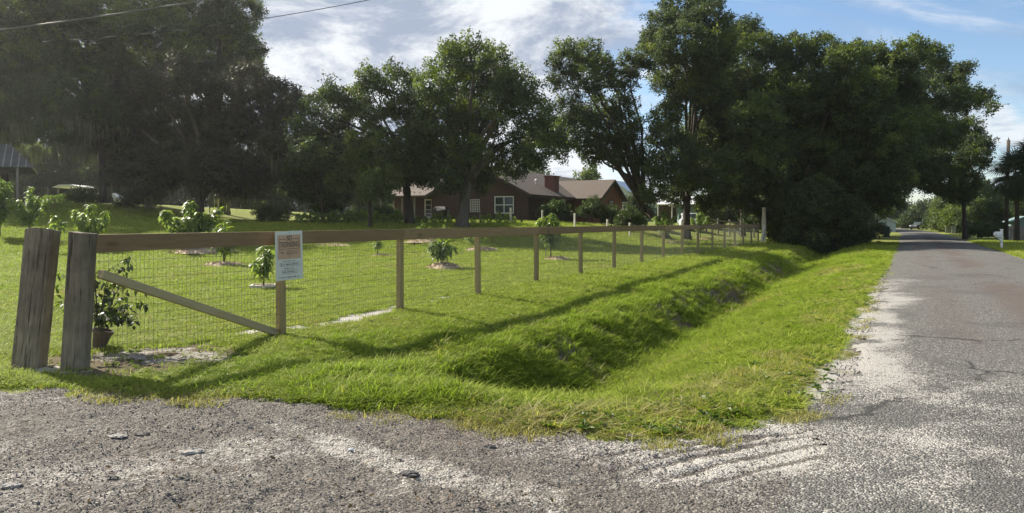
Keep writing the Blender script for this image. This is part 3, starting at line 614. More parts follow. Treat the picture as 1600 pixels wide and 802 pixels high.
o = sleeper(GA, 1.40 - GA.z, .222, .17, R(8), R(2.6), R(-1), fence, 3); o.name = 'end_post'; o['label'] = 'thick weathered grey end post of the fence'
o = sleeper((at(46, 575, 7.62).x, 7.62, g(at(46, 575, 7.62).x, 7.62)), 1.44, .262, .19, R(4), R(4.4), R(-2), None, 4)
tag(o, 'free-standing thick grey weathered timber post leaning beside the fence end', 'post'); o.name = 'gate_post'
# top rail boards, each over two bays, on the camera side of the posts
side = Vector((FU[1], -FU[0], 0)) * .068
chainp = [GA + Vector((.10, .13, 0)), *POST]
start = Vector(((139 - CX) / F * 7.6, 7.6, 0)) - Vector((side.x, side.y, 0)) * .1
ends = [start, POST[1] + side, POST[3] + side, POST[5] + side, POST[7] + side, POST[9] + side, POST[11] + side, POST[13] + side, POST[15] + side]
rz_ = [RAILZ - .012, RAILZ + .004, RAILZ, RAILZ + .005, RAILZ, RAILZ + .003, RAILZ, RAILZ + .004, RAILZ]
for i in range(8):
    a, b = ends[i].copy(), ends[i + 1].copy(); a.z, b.z = rz_[i] - .0925, rz_[i + 1] - .0925
    b.z += random.uniform(-.006, .006); d_ = (b - a).normalized(); a += d_ * .003; b -= d_ * .003; l = (b - a).length
    mb = MB(); mb.box((0, 0, 0), (.038, l, .185 if i else .18), jit=.002)
    o = mb.build('rail', M['pine_rail'], fence, bevel=.004); o.location = (a + b) / 2 - FO; o.rotation_euler = d_.to_track_quat('Y', 'Z').to_euler()
for i in range(6):                                                  # nail heads where the rail meets the posts
    for k, dz in enumerate((-.05, -.10, -.145)):
        p_ = POST[i] + Vector((FU[1], -FU[0], 0)) * .0885 + Vector((FU[0], FU[1], 0)) * (.02 if k % 2 else -.02); mb = MB(); mb.lathe([(.008, 0), (.008, .004), (.004, .006)], n=8)
        o = mb.build('nail', M['rusty'], fence); o.location = Vector((p_.x, p_.y, RAILZ + dz)) - FO; o.rotation_euler = Vector((FU[1], -FU[0], 0)).to_track_quat('Z', 'Y').to_euler()
# diagonal brace of the first bay
a = Vector(((157 - CX) / F * 7.62, 7.62, 1.5 - (428 - HY) / F * 7.62)); b = POST[0] + Vector((-.06, -.06, .09)); b.z = 1.5 - (520 - HY) / F * 9.7
d_ = (b - a).normalized(); mb = MB(); mb.box((0, 0, 0), (.09, (b - a).length, .09), jit=.002); o = mb.build('brace', M['pine_brace'], fence, bevel=.005); o.location = (a + b) / 2 - FO; o.rotation_euler = d_.to_track_quat('Y', 'Z').to_euler()
# wire: 5 x 10 cm welded mesh, one panel to each bay
for i in range(16):
    a, b = (GA + Vector((.03, .15, 0)) if i == 0 else POST[i - 1]).copy(), POST[i].copy(); a += side * .55; b += side * .55
    u = (b - a); u.z = 0; l = u.length; u.normalize(); mb = MB(); r_ = .0018
    n = int(l / .05); nrm = Vector((u.y, -u.x, 0))
    gl = gz(np.array([a.x + u.x * l * k / n for k in range(n + 1)]), np.array([a.y + u.y * l * k / n for k in range(n + 1)])) + .01
    sag = lambda k: .006 * math.sin(k * .9 + i) 
    def wire(p, q, rr=r_):
        t = (q - p); t.normalize(); e1 = t.cross(nrm); e1 = e1.normalized() * rr; e2 = nrm * rr
        P = [p + e1, p + e2, p - e1, p - e2, q + e1, q + e2, q - e1, q - e2]; mb.add(P, [(0, 1, 5, 4), (1, 2, 6, 5), (2, 3, 7, 6), (3, 0, 4, 7)])
    for k in range(n + 1):
        q = a + u * (l * k / n); wire(Vector((q.x, q.y, gl[k])) + nrm * sag(k), Vector((q.x, q.y, RAILZ - .20)) + nrm * sag(k))
    for j in range(12):
        zz_ = RAILZ - .20 - .10 * j
        for k in range(0, n, 6):
            k2 = min(k + 6, n); p, q = a + u * (l * k / n), a + u * (l * k2 / n)
            wire(Vector((p.x, p.y, zz_)) + nrm * sag(k), Vector((q.x, q.y, zz_)) + nrm * sag(k2))
    o = mb.build('wire_panel', M['wire'], fence); o.location = -FO; o['kind'] = 'stuff'
# tall pale post and white brace at the far end
e_ = Vector(((1193.5 - CX) / F * 52, 52, 0)); e_.z = g(e_.x, e_.y)
mb = MB(); mb.tube([(0, 0, -.3), (0, 0, 1.4), (.02, 0, 2.55)], [.17, .165, .15], 12, wob=.03); o = mb.build('corner_post', M['pale_wood'], fence, smooth=False); o.location = e_ - FO; o['label'] = 'tall pale round post at the far end of the fence'
a = e_ + Vector((-.30, -.2, .02)); b = e_ + Vector((-.02, -.2, 1.35)); mb = MB(); mb.bar(a - FO, b - FO, .13, .10); o = mb.build('brace', M['white_paint'], fence); o['label'] = 'white slanting brace at the far end of the fence'

# no trespassing sign, screwed over the rail at the second post
sg = POST[0] + side * 1.45 + Vector((0, 0, 0)); u = (POST[1] - GA); u.z = 0; u.normalize()
sign = empty('warning_sign', (sg.x, sg.y, 0), math.atan2(u.y, u.x) - R(4), 'white NO TRESPASSING sign with faded orange panel on fence rail', 'sign')
sc_x = lambda px: (px - CX) / F * sg.y
sw, sh, scx, scz = .46, .645, .045, 1.5 - (399.5 - HY) / F * sg.y
tilt = empty('tilt', (0, 0, 0)); bpy.data.objects.remove(tilt)
def sgb(name, x0, x1, z0, z1, y, mt, th=.003, frame=None):
    mb = MB(); rt = Matrix.Rotation(R(-1.5), 3, 'Y')
    if frame:
        for bx in ((x0, x1, z1 - frame, z1), (x0, x1, z0, z0 + frame), (x0, x0 + frame, z0 + frame, z1 - frame), (x1 - frame, x1, z0 + frame, z1 - frame)):
            mb.box(rt @ Vector(((bx[0] + bx[1]) / 2, y, (bx[2] + bx[3]) / 2)) + Vector((scx, 0, scz)), (bx[1] - bx[0], th, bx[3] - bx[2]), rt)
    else: mb.box(rt @ Vector(((x0 + x1) / 2, y, (z0 + z1) / 2)) + Vector((scx, 0, scz)), (x1 - x0, th, z1 - z0), rt)
    return mb.build(name, mt, sign)
sgb('plate', -sw / 2, sw / 2, -sh / 2, sh / 2, 0, M['sign_white'], .006)
sgb('orange_panel', -sw * .42, sw * .42, -.045, sh / 2 - .05, -.0045, M['sign_brown'])
def txt(s, size, x, z, mt, sx=1.0, y=-.0068):
    cu_ = bpy.data.curves.new('lettering', 'FONT'); cu_.body = s; cu_.size = size; cu_.align_x = 'CENTER'; cu_.align_y = 'CENTER'; cu_.extrude = .0008; cu_.offset = .0003
    o = bpy.data.objects.new('lettering', cu_); C.objects.link(o); o.parent = sign; cu_.materials.append(mt)
    C.objects.unlink(o); C.objects.link(o); bpy.context.view_layer.update()
    me_ = bpy.data.meshes.new_from_object(o.evaluated_get(bpy.context.evaluated_depsgraph_get())); bpy.data.objects.remove(o); o = bpy.data.objects.new('lettering', me_); C.objects.link(o); o.parent = sign
    rt = Matrix.Rotation(R(-1.5), 3, 'Y'); o.location = rt @ Vector((x, y, z)) + Vector((scx, 0, scz)); o.rotation_euler = (R(90), R(-1.5), 0); wd_ = max(v.co.x for v in me_.vertices) - min(v.co.x for v in me_.vertices); o.scale = (sx / wd_, 1, 1); return o
txt('NO', .105, 0, .228, M['sign_ink'], .085); txt('TRESPASSING', .10, 0, .142, M['sign_ink'], .315)
def seg(x0, x1, z, hgt=.006): return (x0, x1, z - hgt / 2, z + hgt / 2)
mb = MB(); rt = Matrix.Rotation(R(-1.5), 3, 'Y')
def ink(mb, x0, x1, z0, z1, y=-.0066): mb.box(rt @ Vector(((x0 + x1) / 2, y, (z0 + z1) / 2)) + Vector((scx, 0, scz)), (x1 - x0, .0012, z1 - z0), rt)
for x0, x1 in ((-.17, -.06), (.06, .17)): ink(mb, x0, x1, .215, .221)
ink(mb, -.17, -.165, .09, .214); ink(mb, .165, .17, .09, .214); ink(mb, -.165, .165, .085, .09)
mb.build('box_outline', M['sign_ink'], sign)
mb = MB(); random.seed(5)
def lines(mb, x0, x1, z, hh, y, ch=.012):
    x = x0
    while x < x1 - ch:
        wd = random.choice((2, 3, 4, 5, 6)) * ch
        for k in range(int(wd / ch)):
            if x + ch * .8 < x1: ink(mb, x, x + ch * random.choice((.55, .7, .3)), z - hh / 2, z + hh / 2 * random.choice((1, 1, .5)), y); x += ch
        x += ch * .7
lines(mb, -.14, -.09, .045, .026, -.0066, .014); lines(mb, -.05, .15, .055, .010, -.0066, .009); lines(mb, -.05, .15, .028, .012, -.0066, .010)
lines(mb, -.11, .11, -.072, .010, -.0036, .008); lines(mb, -.145, .145, -.117, .018, -.0036, .012); lines(mb, -.09, .09, -.170, .012, -.0036, .008); lines(mb, -.11, .11, -.215, .018, -.0036, .011); lines(mb, -.18, .18, -.285, .014, -.0036, .010)
mb.build('small_print', M['sign_ink'], sign, kind='stuff')
for x0, x1, z0, z1 in ((-.165, .165, -.14, -.095), (-.125, .125, -.238, -.193)): sgb('text_frame', x0, x1, z0, z1, -.004, M['sign_ink'], .0012, .0035)
for z in (.30, -.30): mb = MB(); mb.lathe([(.006, 0), (.006, .004), (.003, .006)], n=8); o = mb.build('screw', M['rusty'], sign); o.location = (scx, -.003, scz + z); o.rotation_euler = (R(90), 0, 0)

# ------------------------------------------------------------------ trees
def spray(n, rad, ll, lw, seed, material, droop=0.0, flat=.75):
    """a spray of leaves about a twig end"""
    r_ = np.random.default_rng(seed); V, Fc, T = [], [], []
    tips = r_.normal(size=(max(4, n // 9), 3)); tips /= np.linalg.norm(tips, axis=1)[:, None]; tips *= rad * r_.uniform(.35, 1.0, (len(tips), 1)); tips[:, 2] *= flat
    for i in range(n):
        c = tips[r_.integers(len(tips))] * r_.uniform(.6, 1.05) + r_.normal(size=3) * rad * .14
        d = r_.normal(size=3) + c / rad * .8; d[2] += .25 - droop; d /= np.linalg.norm(d)
        s_ = np.cross(d, r_.normal(size=3)); s_ /= np.linalg.norm(s_) + 1e-9
        l, w_ = ll * r_.uniform(.6, 1.3), lw * r_.uniform(.7, 1.3); b = len(V); up = np.cross(s_, d) * w_ * .25
        V += [c, c + d * l * .5 + s_ * w_ / 2 + up, c + d * l, c + d * l * .5 - s_ * w_ / 2 + up]; Fc += [(b, b + 1, b + 2), (b, b + 2, b + 3)]; T += [r_.uniform()] * 4
    return mesh_np('leaf_spray', V, Fc, material, T)
oak_src = source('oak_spray', [spray(92, .62, .18, .095, 500 + i, M['oak_leaf']) for i in range(5)] + [spray(92, .60, .18, .095, 510 + i, M['oak_leaf_light']) for i in range(3)])  # last three sprays are paler, for highlights painted into the crowns
lite_src = source('light_spray', [spray(80, .55, .19, .095, 520 + i, M['oak_leaf_light']) for i in range(4)])
mango_src = source('mango_spray', [spray(70, .60, .32, .085, 540 + i, M['mango_leaf'], .7) for i in range(4)])
shrub_src = source('shrub_spray', [spray(70, .38, .13, .07, 560 + i, M['shrub_leaf']) for i in range(4)])
def moss_clump(seed):
    r_ = np.random.default_rng(seed); V, Fc, T = [], [], []
    for i in range(20):
        x, y = r_.normal(size=2) * .30; l = r_.uniform(.3, 1.0); wd = r_.uniform(.018, .045); a = r_.uniform(0, 3.14); b = len(V)
        for z, ww in ((0, .6), (-.4, 1), (-.75, .7), (-1, .15)): V += [(x - math.cos(a) * wd * ww, y - math.sin(a) * wd * ww, z * l), (x + math.cos(a) * wd * ww, y + math.sin(a) * wd * ww, z * l)]; x += r_.normal() * .03
        Fc += [(b + 2 * k, b + 2 * k + 1, b + 2 * k + 3, b + 2 * k + 2) for k in range(3)]; T += [r_.uniform()] * 8
    return mesh_np('moss_strand', V, Fc, M['moss'], T)
moss_src = source('moss_strand', [moss_clump(600 + i) for i in range(3)])

def tree(name, label, px, d, clumps, src=None, nsrc=5, trunk=.4, fork=.3, bark='bark', dens=7.5, seed=1, sprd=.8, group=None, cat='tree', lean=0.0, scale=1.0, limbs=9, moss=0, depth=.9, base=None):
    """clumps: (px, py, radius px[, metres nearer(-)/farther(+)]) as seen in the photograph at the tree's distance"""
    r_ = np.random.default_rng(seed); B = base if base is not None else foot(px, d)
    root = empty(name, B, 0, label, cat, group); k_ = d / F; cl = []
    xs_ = [c[0] for c in clumps]; halfw = (max(xs_) - min(xs_)) * .5 * k_
    for c in clumps:
        r = c[2] * k_; dd = c[3] if len(c) > 3 else r_.uniform(-1, 1) * depth * max(halfw, r) 
        q = at(c[0], c[1], d); q.y += dd; q.x *= q.y / d; q.z = H + (q.z - H) * q.y / d; cl.append((q - B, r * q.y / d))
    P, SC, PK = [], [], []
    for q, r in cl:
        n_ = max(4, int(dens * 4 * r * r))
        u = r_.normal(size=(n_, 3)); u /= np.linalg.norm(u, axis=1)[:, None]; u[:, 2] = np.where(u[:, 2] < -.3, u[:, 2] * .75, u[:, 2])
        lump = 1 + .28 * np.sin(u[:, 0] * 3.1 + q.x) * np.sin(u[:, 1] * 2.7 + q.z) + r_.normal(size=n_) * .08
        rr = r * r_.uniform(.35, 1, n_) ** .5 * lump
        P.append(np.array(q) + u * rr[:, None] * np.array([1, 1, .9])); SC.append(r_.uniform(.65, 1.15, n_) * scale)
        lt = r_.uniform(size=n_) < (.10 + (.62 if r_.uniform() < .42 else .05) * (u[:, 2] > -.1)); PK.append(np.where(lt, r_.integers(5, 8, n_), r_.integers(0, 5, n_)))   # paler leaves on upper halves of some clumps, as painted highlights
    P = np.concatenate(P); SC = np.concatenate(SC)
    zmin = g(B.x, B.y) - B.z + .15; P[:, 2] = np.maximum(P[:, 2], zmin + r_.uniform(0, .4, len(P)))
    n_ = len(P)
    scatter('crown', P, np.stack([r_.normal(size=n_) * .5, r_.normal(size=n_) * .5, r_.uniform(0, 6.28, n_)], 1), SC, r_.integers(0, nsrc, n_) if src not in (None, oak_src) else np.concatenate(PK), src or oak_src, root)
    top = max(q.z + r for q, r in cl); fz = top * fork
    random.seed(seed); cxm = sum(q.x * r for q, r in cl) / sum(r for q, r in cl)
    fk = Vector((lean + cxm * .12, random.uniform(-.3, .3), fz))
    mb = MB(); mb.tube([(0, 0, -.4), (0, 0, .05), (fk.x * .15, 0, fz * .25), (fk.x * .5, fk.y * .5, fz * .65), fk], [trunk * 1.55, trunk * 1.25, trunk * .95, trunk * .85, trunk * .78], 12, wob=.07)
    mb.build('trunk', M[bark], root, smooth=True)
    for q, r in sorted(cl, key=lambda c: -c[1])[:limbs]:
        md = fk.lerp(q, .45) + Vector((random.uniform(-.4, .4), random.uniform(-.4, .4), (q - fk).length * .10)); md2 = fk.lerp(q, .75) + Vector((random.uniform(-.3, .3), random.uniform(-.3, .3), (q - fk).length * .05))
        mb = MB(); t_ = trunk * random.uniform(.42, .6); mb.tube([fk + Vector((0, 0, -fz * .12)), fk.lerp(md, .4), md, md2, q + Vector((0, 0, r * .4))], [t_, t_ * .85, t_ * .65, t_ * .4, t_ * .12], 7, wob=.05)
        for _ in range(3):
            e1 = md2.lerp(q, random.uniform(0, .8)); e2 = q + Vector((random.uniform(-1, 1), random.uniform(-1, 1), random.uniform(-.3, .9))) * r * .9
            mb.tube([e1, e1.lerp(e2, .5) + Vector((0, 0, .15)), e2], [t_ * .28, t_ * .18, t_ * .06], 5)
        mb.build('limb', M[bark], root, smooth=True)
    if moss:
        low = [c for c in cl if c[0].z < top * .62] or cl; MP = []
        for q, r in low:
            for _ in range(moss): 
                a = random.uniform(0, 6.28); MP.append((q.x + math.cos(a) * r * random.uniform(.1, 1), q.y + math.sin(a) * r * random.uniform(.1, 1), q.z - r * random.uniform(.45, .85)))
        n_ = len(MP); zs = r_.uniform(.6, 2.0, n_)
        scatter('spanish_moss', MP, np.stack([np.zeros(n_), np.zeros(n_), r_.uniform(0, 6.28, n_)], 1), np.stack([r_.uniform(.8, 1.5, n_)] * 2 + [zs], 1), r_.integers(0, 3, n_), moss_src, root)
    return root

# the pair of oaks in front of the brown house
tree('oak_tree', 'tall round-topped oak with pale trunk in front of the red-brown house', 722, 45,
     [(735, 88, 36), (700, 100, 34), (775, 108, 38), (808, 140, 34), (685, 138, 36), (740, 135, 52), (790, 160, 40), (835, 178, 30), (850, 205, 30), (815, 218, 30), (700, 185, 50), (748, 190, 44, 1.5), (668, 170, 32), (685, 232, 38), (730, 236, 34), (838, 236, 30), (870, 220, 20), (772, 240, 24, 2), (800, 262, 24, 2.5), (655, 210, 32), (660, 255, 26), (705, 285, 24, -1.2), (690, 268, 18, -1.5), (828, 250, 24), (715, 268, 22, 2), (745, 274, 24, 2), (768, 268, 22, 2), (752, 292, 16, 2)], trunk=.40, fork=.27, bark='bark_pale', seed=11, lean=.25, limbs=14, dens=5.6)
tree('oak_tree', 'spreading oak with forked dark trunk standing left of the tall round-topped oak', 640, 48,
     [(605, 117, 22), (640, 124, 20), (572, 124, 22), (592, 160, 40), (545, 158, 34), (520, 150, 26), (497, 168, 27), (640, 168, 36), (560, 205, 42), (512, 212, 38), (618, 218, 42), (482, 205, 27), (478, 240, 28), (655, 225, 30), (600, 258, 34), (640, 270, 30), (530, 250, 34), (668, 280, 22)], trunk=.33, fork=.3, seed=12, limbs=13, dens=5.6)
tree('young_oak_tree', 'smaller pale green oak with low leafy crown beside the row of clipped shrubs', 578, 45,
     [(560, 235, 28), (590, 255, 30), (555, 268, 28), (610, 280, 24), (575, 290, 26), (540, 285, 20), (625, 262, 22), (598, 300, 16)], src=lite_src, nsrc=4, trunk=.13, fork=.35, seed=13, limbs=7, dens=8)
tree('bushy_tree', 'dark bushy tree at the left end of the row of clipped shrubs', 505, 52,
     [(500, 235, 32), (478, 262, 30), (520, 270, 32), (488, 296, 28), (525, 305, 26), (462, 288, 22), (505, 325, 20)], trunk=.16, fork=.3, seed=14, limbs=6)
# big mango and the oaks at the left
tree('mango_tree', 'broad dark mango tree with purplish foliage and a low three-way fork', 312, 56,
     [(180, 175, 38), (215, 145, 38), (250, 130, 38), (292, 122, 40), (340, 122, 38), (388, 132, 36), (428, 152, 34), (452, 180, 26), (465, 155, 14), (170, 215, 34), (225, 205, 50), (285, 195, 54), (345, 195, 54), (400, 200, 46), (440, 225, 32), (215, 255, 42), (270, 258, 42), (335, 262, 44), (395, 265, 38), (440, 265, 28), (235, 292, 24), (395, 296, 22), (190, 270, 26), (355, 292, 22)], src=mango_src, nsrc=4, trunk=.42, fork=.12, bark='bark_pale', seed=15, limbs=14, dens=7.5, moss=2)
tree('oak_tree', 'tallest oak rising behind the purplish mango tree beneath the power lines', 350, 67,
     [(388, 18, 24), (372, 48, 30), (392, 78, 22), (345, 40, 40), (300, 30, 48), (255, 50, 50), (330, 85, 44), (375, 95, 34), (290, 100, 44), (240, 110, 40), (340, -20, 40), (280, -30, 50), (225, 10, 44), (400, 110, 18), (200, 90, 40)], trunk=.5, fork=.35, seed=16, limbs=10, dens=7, moss=3)
tree('oak_tree', 'huge oak hung with grey moss behind the saplings near the gate post', 165, 62,
     [(160, 20, 52), (100, 10, 52), (40, 20, 52), (-20, 30, 52), (200, 40, 40), (130, 80, 55), (70, 90, 55), (0, 100, 55), (180, 110, 44), (120, 150, 48), (60, 165, 50), (-10, 170, 50), (165, 175, 40), (195, 200, 30), (30, 205, 34), (95, 205, 34), (140, 215, 28), (120, -30, 60), (30, -40, 60)], trunk=.48, fork=.3, seed=17, limbs=12, dens=7, moss=7)
tree('oak_tree', 'left oak reaching in above the tin-roofed barn', -95, 68,
     [(-60, 60, 70), (20, 70, 45), (55, 95, 32), (-10, 130, 50), (40, 150, 36), (70, 135, 22), (-80, 150, 60), (10, 20, 48), (-100, 20, 70), (30, 190, 22), (-30, 190, 40), (80, 60, 24)], trunk=.42, fork=.35, seed=18, limbs=9, dens=8)
# dark oaks along the road
tree('oak_tree', 'leaning oak with a long bare limb reaching left over the brown house', 1042, 53,
     [(885, 92, 30), (917, 88, 28), (946, 106, 26), (920, 128, 32), (876, 122, 22), (970, 128, 26), (982, 100, 22), (890, 175, 32), (898, 212, 36), (938, 178, 36), (950, 218, 38), (972, 168, 24), (985, 205, 26), (985, 240, 28), (930, 240, 24), (877, 238, 16), (1015, 262, 26), (965, 250, 18)], trunk=.33, fork=.16, seed=19, limbs=15, dens=5.6, lean=-1.0, depth=.4)
tree('oak_tree', 'tallest oak by the road, its dark crown rising highest over the fence end', 1072, 55,
     [(1042, 38, 32), (1075, 12, 38), (1110, 25, 34), (1022, 62, 20), (1018, 92, 26), (1062, 72, 44), (1112, 80, 44), (1150, 60, 32), (1170, 45, 22), (1182, 75, 26), (1050, 128, 36), (1100, 140, 46), (1045, 178, 26), (1032, 212, 26), (1062, 238, 34), (1108, 205, 44), (1150, 130, 46), (1040, 262, 30), (1085, 275, 38), (1130, 270, 42), (1160, 200, 44), (1060, 302, 24), (1110, 315, 24), (1020, 300, 22), (1100, 240, 46, 0), (1140, 180, 46, 0), (1120, 120, 44, 0), (1160, 240, 40, 0)], depth=1.5, trunk=.36, fork=.2, seed=20, limbs=16, dens=7.5)
tree('oak_tree', 'wide dark oak behind the tall pale corner post of the fence', 1240, 53,
     [(1200, 82, 28), (1238, 84, 30), (1285, 78, 32), (1320, 92, 28), (1200, 135, 44), (1250, 135, 46), (1305, 140, 46), (1180, 190, 46), (1235, 198, 54), (1295, 205, 52), (1175, 255, 48), (1235, 265, 52), (1290, 275, 48), (1200, 310, 42, 2), (1255, 318, 44), (1150, 300, 34, 2), (1215, 345, 34, 3), (1280, 335, 38, 1), (1180, 335, 24, 3), (1225, 160, 50, 0), (1275, 235, 50, 0), (1195, 230, 46, 0)], depth=1.2, trunk=.42, fork=.18, seed=21, limbs=10, dens=8)
tree('oak_tree', 'oak whose boughs hang over the shaded stretch of road', 1345, 57,
     [(1330, 90, 26), (1370, 92, 26), (1420, 82, 30), (1452, 92, 26), (1400, 118, 36), (1462, 118, 30), (1492, 122, 20), (1506, 106, 13), (1350, 145, 44), (1410, 165, 46), (1465, 158, 36), (1508, 158, 24), (1535, 152, 16), (1544, 168, 9), (1340, 205, 48), (1395, 225, 48), (1445, 210, 40), (1335, 262, 46), (1385, 285, 40), (1430, 265, 34), (1345, 312, 34), (1395, 312, 20), (1330, 335, 32), (1300, 320, 40), (1370, 325, 20), (1400, 225, 44, -7), (1355, 185, 46, -6), (1430, 200, 34, -6), (1370, 280, 36, -5), (1330, 150, 46, 0), (1380, 130, 40, 0)], depth=1.2, trunk=.42, fork=.22, seed=22, limbs=12, dens=8)
tree('roadside_tree', 'slim-trunked tree with heavy dark crown on the far side of the road', 1508, 66,
     [(1470, 205, 34), (1505, 208, 28), (1528, 222, 16), (1520, 248, 24), (1480, 250, 36), (1445, 255, 30), (1515, 285, 24), (1480, 288, 28), (1445, 285, 20), (1500, 308, 16)], depth=1.5, trunk=.20, fork=.42, seed=23, limbs=8, dens=9)
tree('oak_tree', 'dark oak added unseen behind the boughs to shade the road', 1338, 66, [(1300, 170, 46), (1345, 150, 46), (1385, 175, 42), (1320, 225, 46), (1368, 232, 46), (1400, 250, 30), (1340, 280, 40), (1385, 292, 26)], trunk=.4, fork=.25, seed=26, limbs=6, dens=5.5, scale=1.1)  # hidden oak added to fill in the shade on the far road
tree('oak_tree', 'dark oak farther along the left side of the shaded road', 1312, 78, [(1262, 180, 50), (1310, 160, 52), (1360, 185, 46), (1285, 235, 48), (1335, 240, 50), (1375, 245, 34), (1300, 285, 42), (1355, 290, 36)], trunk=.4, fork=.25, seed=24, limbs=6, dens=5, scale=1.2)
tree('oak_tree', 'oak added beyond the rail fence to shade the far road', 1160, 77, [(1105, 215, 40), (1150, 190, 46), (1200, 200, 44), (1240, 225, 40), (1130, 250, 40), (1185, 255, 44), (1230, 275, 36), (1160, 295, 32)], trunk=.3, fork=.3, seed=27, limbs=6, dens=5, scale=1.2)  # added behind the crowns for the shade it throws on the road
tree('oak_tree', 'oak added right of the rail fence to shade the far road', 1236, 90, [(1190, 215, 42), (1230, 195, 44), (1275, 210, 42), (1210, 255, 42), (1260, 260, 42), (1235, 300, 34), (1290, 270, 34)], trunk=.3, fork=.3, seed=28, limbs=6, dens=4.5, scale=1.3)  # another oak added to darken the far road with its shadow
tree('oak_tree', 'last dark oak before the octagonal sign on the left of the road', 1338, 98, [(1300, 215, 42), (1340, 200, 42), (1375, 225, 36), (1320, 260, 40), (1362, 268, 36), (1388, 275, 22), (1340, 300, 30)], trunk=.4, fork=.3, seed=25, limbs=6, dens=4.5, scale=1.4)
# undergrowth at the foot of the dark oaks
for i, (px, d, hgt, wd) in enumerate(((1232, 54, 2.3, 1.5), (1258, 50.5, 2.0, 1.6), (1300, 52, 2.6, 1.9), (1336, 54, 2.2, 1.4))):
    k_ = F / d; B = foot(px, d); py = HY - (B.z - H) * k_
    tree('shade_bush', ['dense dark bush just right of the tall corner post', 'dark bush at the head of the ditch under the oaks', 'tall dark bush where the ditch runs into the shade', 'dark bush nearest the road under the oaks'][i], px, d,
         [(px - wd * .6 * k_, py - hgt * .25 * k_, wd * .36 * k_), (px + wd * .55 * k_, py - hgt * .32 * k_, wd * .4 * k_), (px - wd * .2 * k_, py - hgt * .62 * k_, wd * .34 * k_), (px + wd * .25 * k_, py - hgt * .8 * k_, wd * .26 * k_), (px + .1 * k_, py - hgt * .3 * k_, wd * .45 * k_), (px - wd * .75 * k_, py - hgt * .6 * k_, wd * .2 * k_)], trunk=.07, fork=.25, seed=30 + i, limbs=5, dens=10, cat='bush', group='bushes under the dark roadside oaks')

# ------------------------------------------------------------------ the red-brown house
HB = Vector((1.26, 58, 0)); HB.z = g(HB.x, HB.y) - .05
house = empty('brown_house', HB, R(-27), 'red-brown single-storey house with shingle roofs and red chimney', 'house')
def hp(name, mb, m_, parent=house, **k): return mb.build(name, m_, parent, **k)
EV, SL = 2.25, .5
mb = MB()
mb.prism([(-9, 0, 0), (0, 0, 0), (0, 0, EV), (-4.5, 0, EV + 2.25), (-9, 0, EV)], (0, 0, 0), (0, 20, 0)); hp('wall', mb, M['siding'])
def slab(a, b, c, d, th=.14):
    a, b, c, d = map(Vector, (a, b, c, d)); n = (b - a).cross(d - a).normalized() * th
    if n.z < 0: n = -n
    mb = MB(); mb.prism([a, b, c, d], (0, 0, 0), n); return mb
ov = .42
for s_ in (1, -1):
    e_x = -4.5 + s_ * (4.5 + ov); hp('roof', slab((e_x, -.5, EV - SL * ov + .02), (e_x, 20.4, EV - SL * ov + .02), (-4.5, 20.4, EV + 2.27), (-4.5, -.5, EV + 2.27)), M['shingle'])
    mb = MB(); mb.bar((e_x, -.53, EV - SL * ov - .02), (-4.5 + s_ * .02, -.53, EV + 2.24), .05, .18); hp('rake_board', mb, M['trimd'])
mb = MB(); mb.bar((ov - .02, -.4, EV - SL * ov - .05), (ov - .02, 8.6, EV - SL * ov - .05), .05, .16); hp('fascia', mb, M['trimd'])
# wing towards the road
mb = MB(); mb.prism([(2.5, 9, 0), (2.5, 15.5, 0), (2.5, 15.5, EV - .1), (2.5, 12.25, EV + 1.5), (2.5, 9, EV - .1)], (0, 0, 0), (-2.5, 0, 0)); hp('wing_wall', mb, M['siding_gable'])
for y0, s_ in ((9, -1), (15.5, 1)):
    ye = y0 + s_ * .4; sl = 1.6 / 3.25; hp('wing_roof', slab((2.95, ye, EV - .1 - .4 * sl + .02), (-.2, ye, EV - .1 - .4 * sl + .02), (-2.9, 12.25, EV + 1.53), (2.95, 12.25, EV + 1.53)), M['shingle'])
    mb = MB(); mb.bar((2.98, ye, EV - .1 - .4 * sl - .02), (2.98, 12.25, EV + 1.5), .05, .18); hp('rake_board', mb, M['trimd'])
def window(parent, c, wd, ht, nrm, m_frame, cols=2, rows=2, fr=.07):
    """frame, glass and glazing bars; nrm 'y' looks along -y, 'x' along +x"""
    def bx(mb, u, v, su, sv, dp, off):
        if nrm == 'y': mb.box((c[0] + u, c[1] - off, c[2] + v), (su, dp, sv))
        else: mb.box((c[0] + off, c[1] + u, c[2] + v), (dp, su, sv))
    mb = MB(); bx(mb, 0, ht / 2, wd + .26, .12, .05, .025); bx(mb, 0, -ht / 2, wd + .26, .12, .06, .03); bx(mb, -wd / 2 - .065, 0, .12, ht - .12, .05, .025); bx(mb, wd / 2 + .065, 0, .12, ht - .12, .05, .025)
    w_ = mb.build('window', M['trimd'], parent)
    mb = MB(); bx(mb, 0, ht / 2 - fr / 2 - .06, wd, fr, .05, .04); bx(mb, 0, -ht / 2 + fr / 2 + .06, wd, fr, .05, .04)
    for k in range(cols + 1): bx(mb, -wd / 2 + fr / 2 + k * (wd - fr) / cols, 0, fr, ht - .12 - 2 * fr, .045, .037)
    for k in range(1, rows):
        for j in range(cols): bx(mb, -wd / 2 + (j + .5) * (wd - fr) / cols + fr / 2, -ht / 2 + k * ht / rows, (wd - fr) / cols - fr, fr * .8, .04, .035)
    mb.build('sash', m_frame, w_)
    for j in range(cols):
        for k in range(rows):
            mb = MB(); bx(mb, -wd / 2 + fr / 2 + (j + .5) * (wd - fr) / cols, -ht / 2 + (k + .5) * ht / rows, (wd - fr) / cols - .01, ht / rows - .02, .012, .012); mb.build('pane', M['glass'], w_)
    return w_
window(house, (-2.1, 0, 1.38), 1.72, 1.5, 'y', M['trimw'])
window(house, (0, 6.6, 1.3), 1.5, 1.3, 'x', M['trimw'])
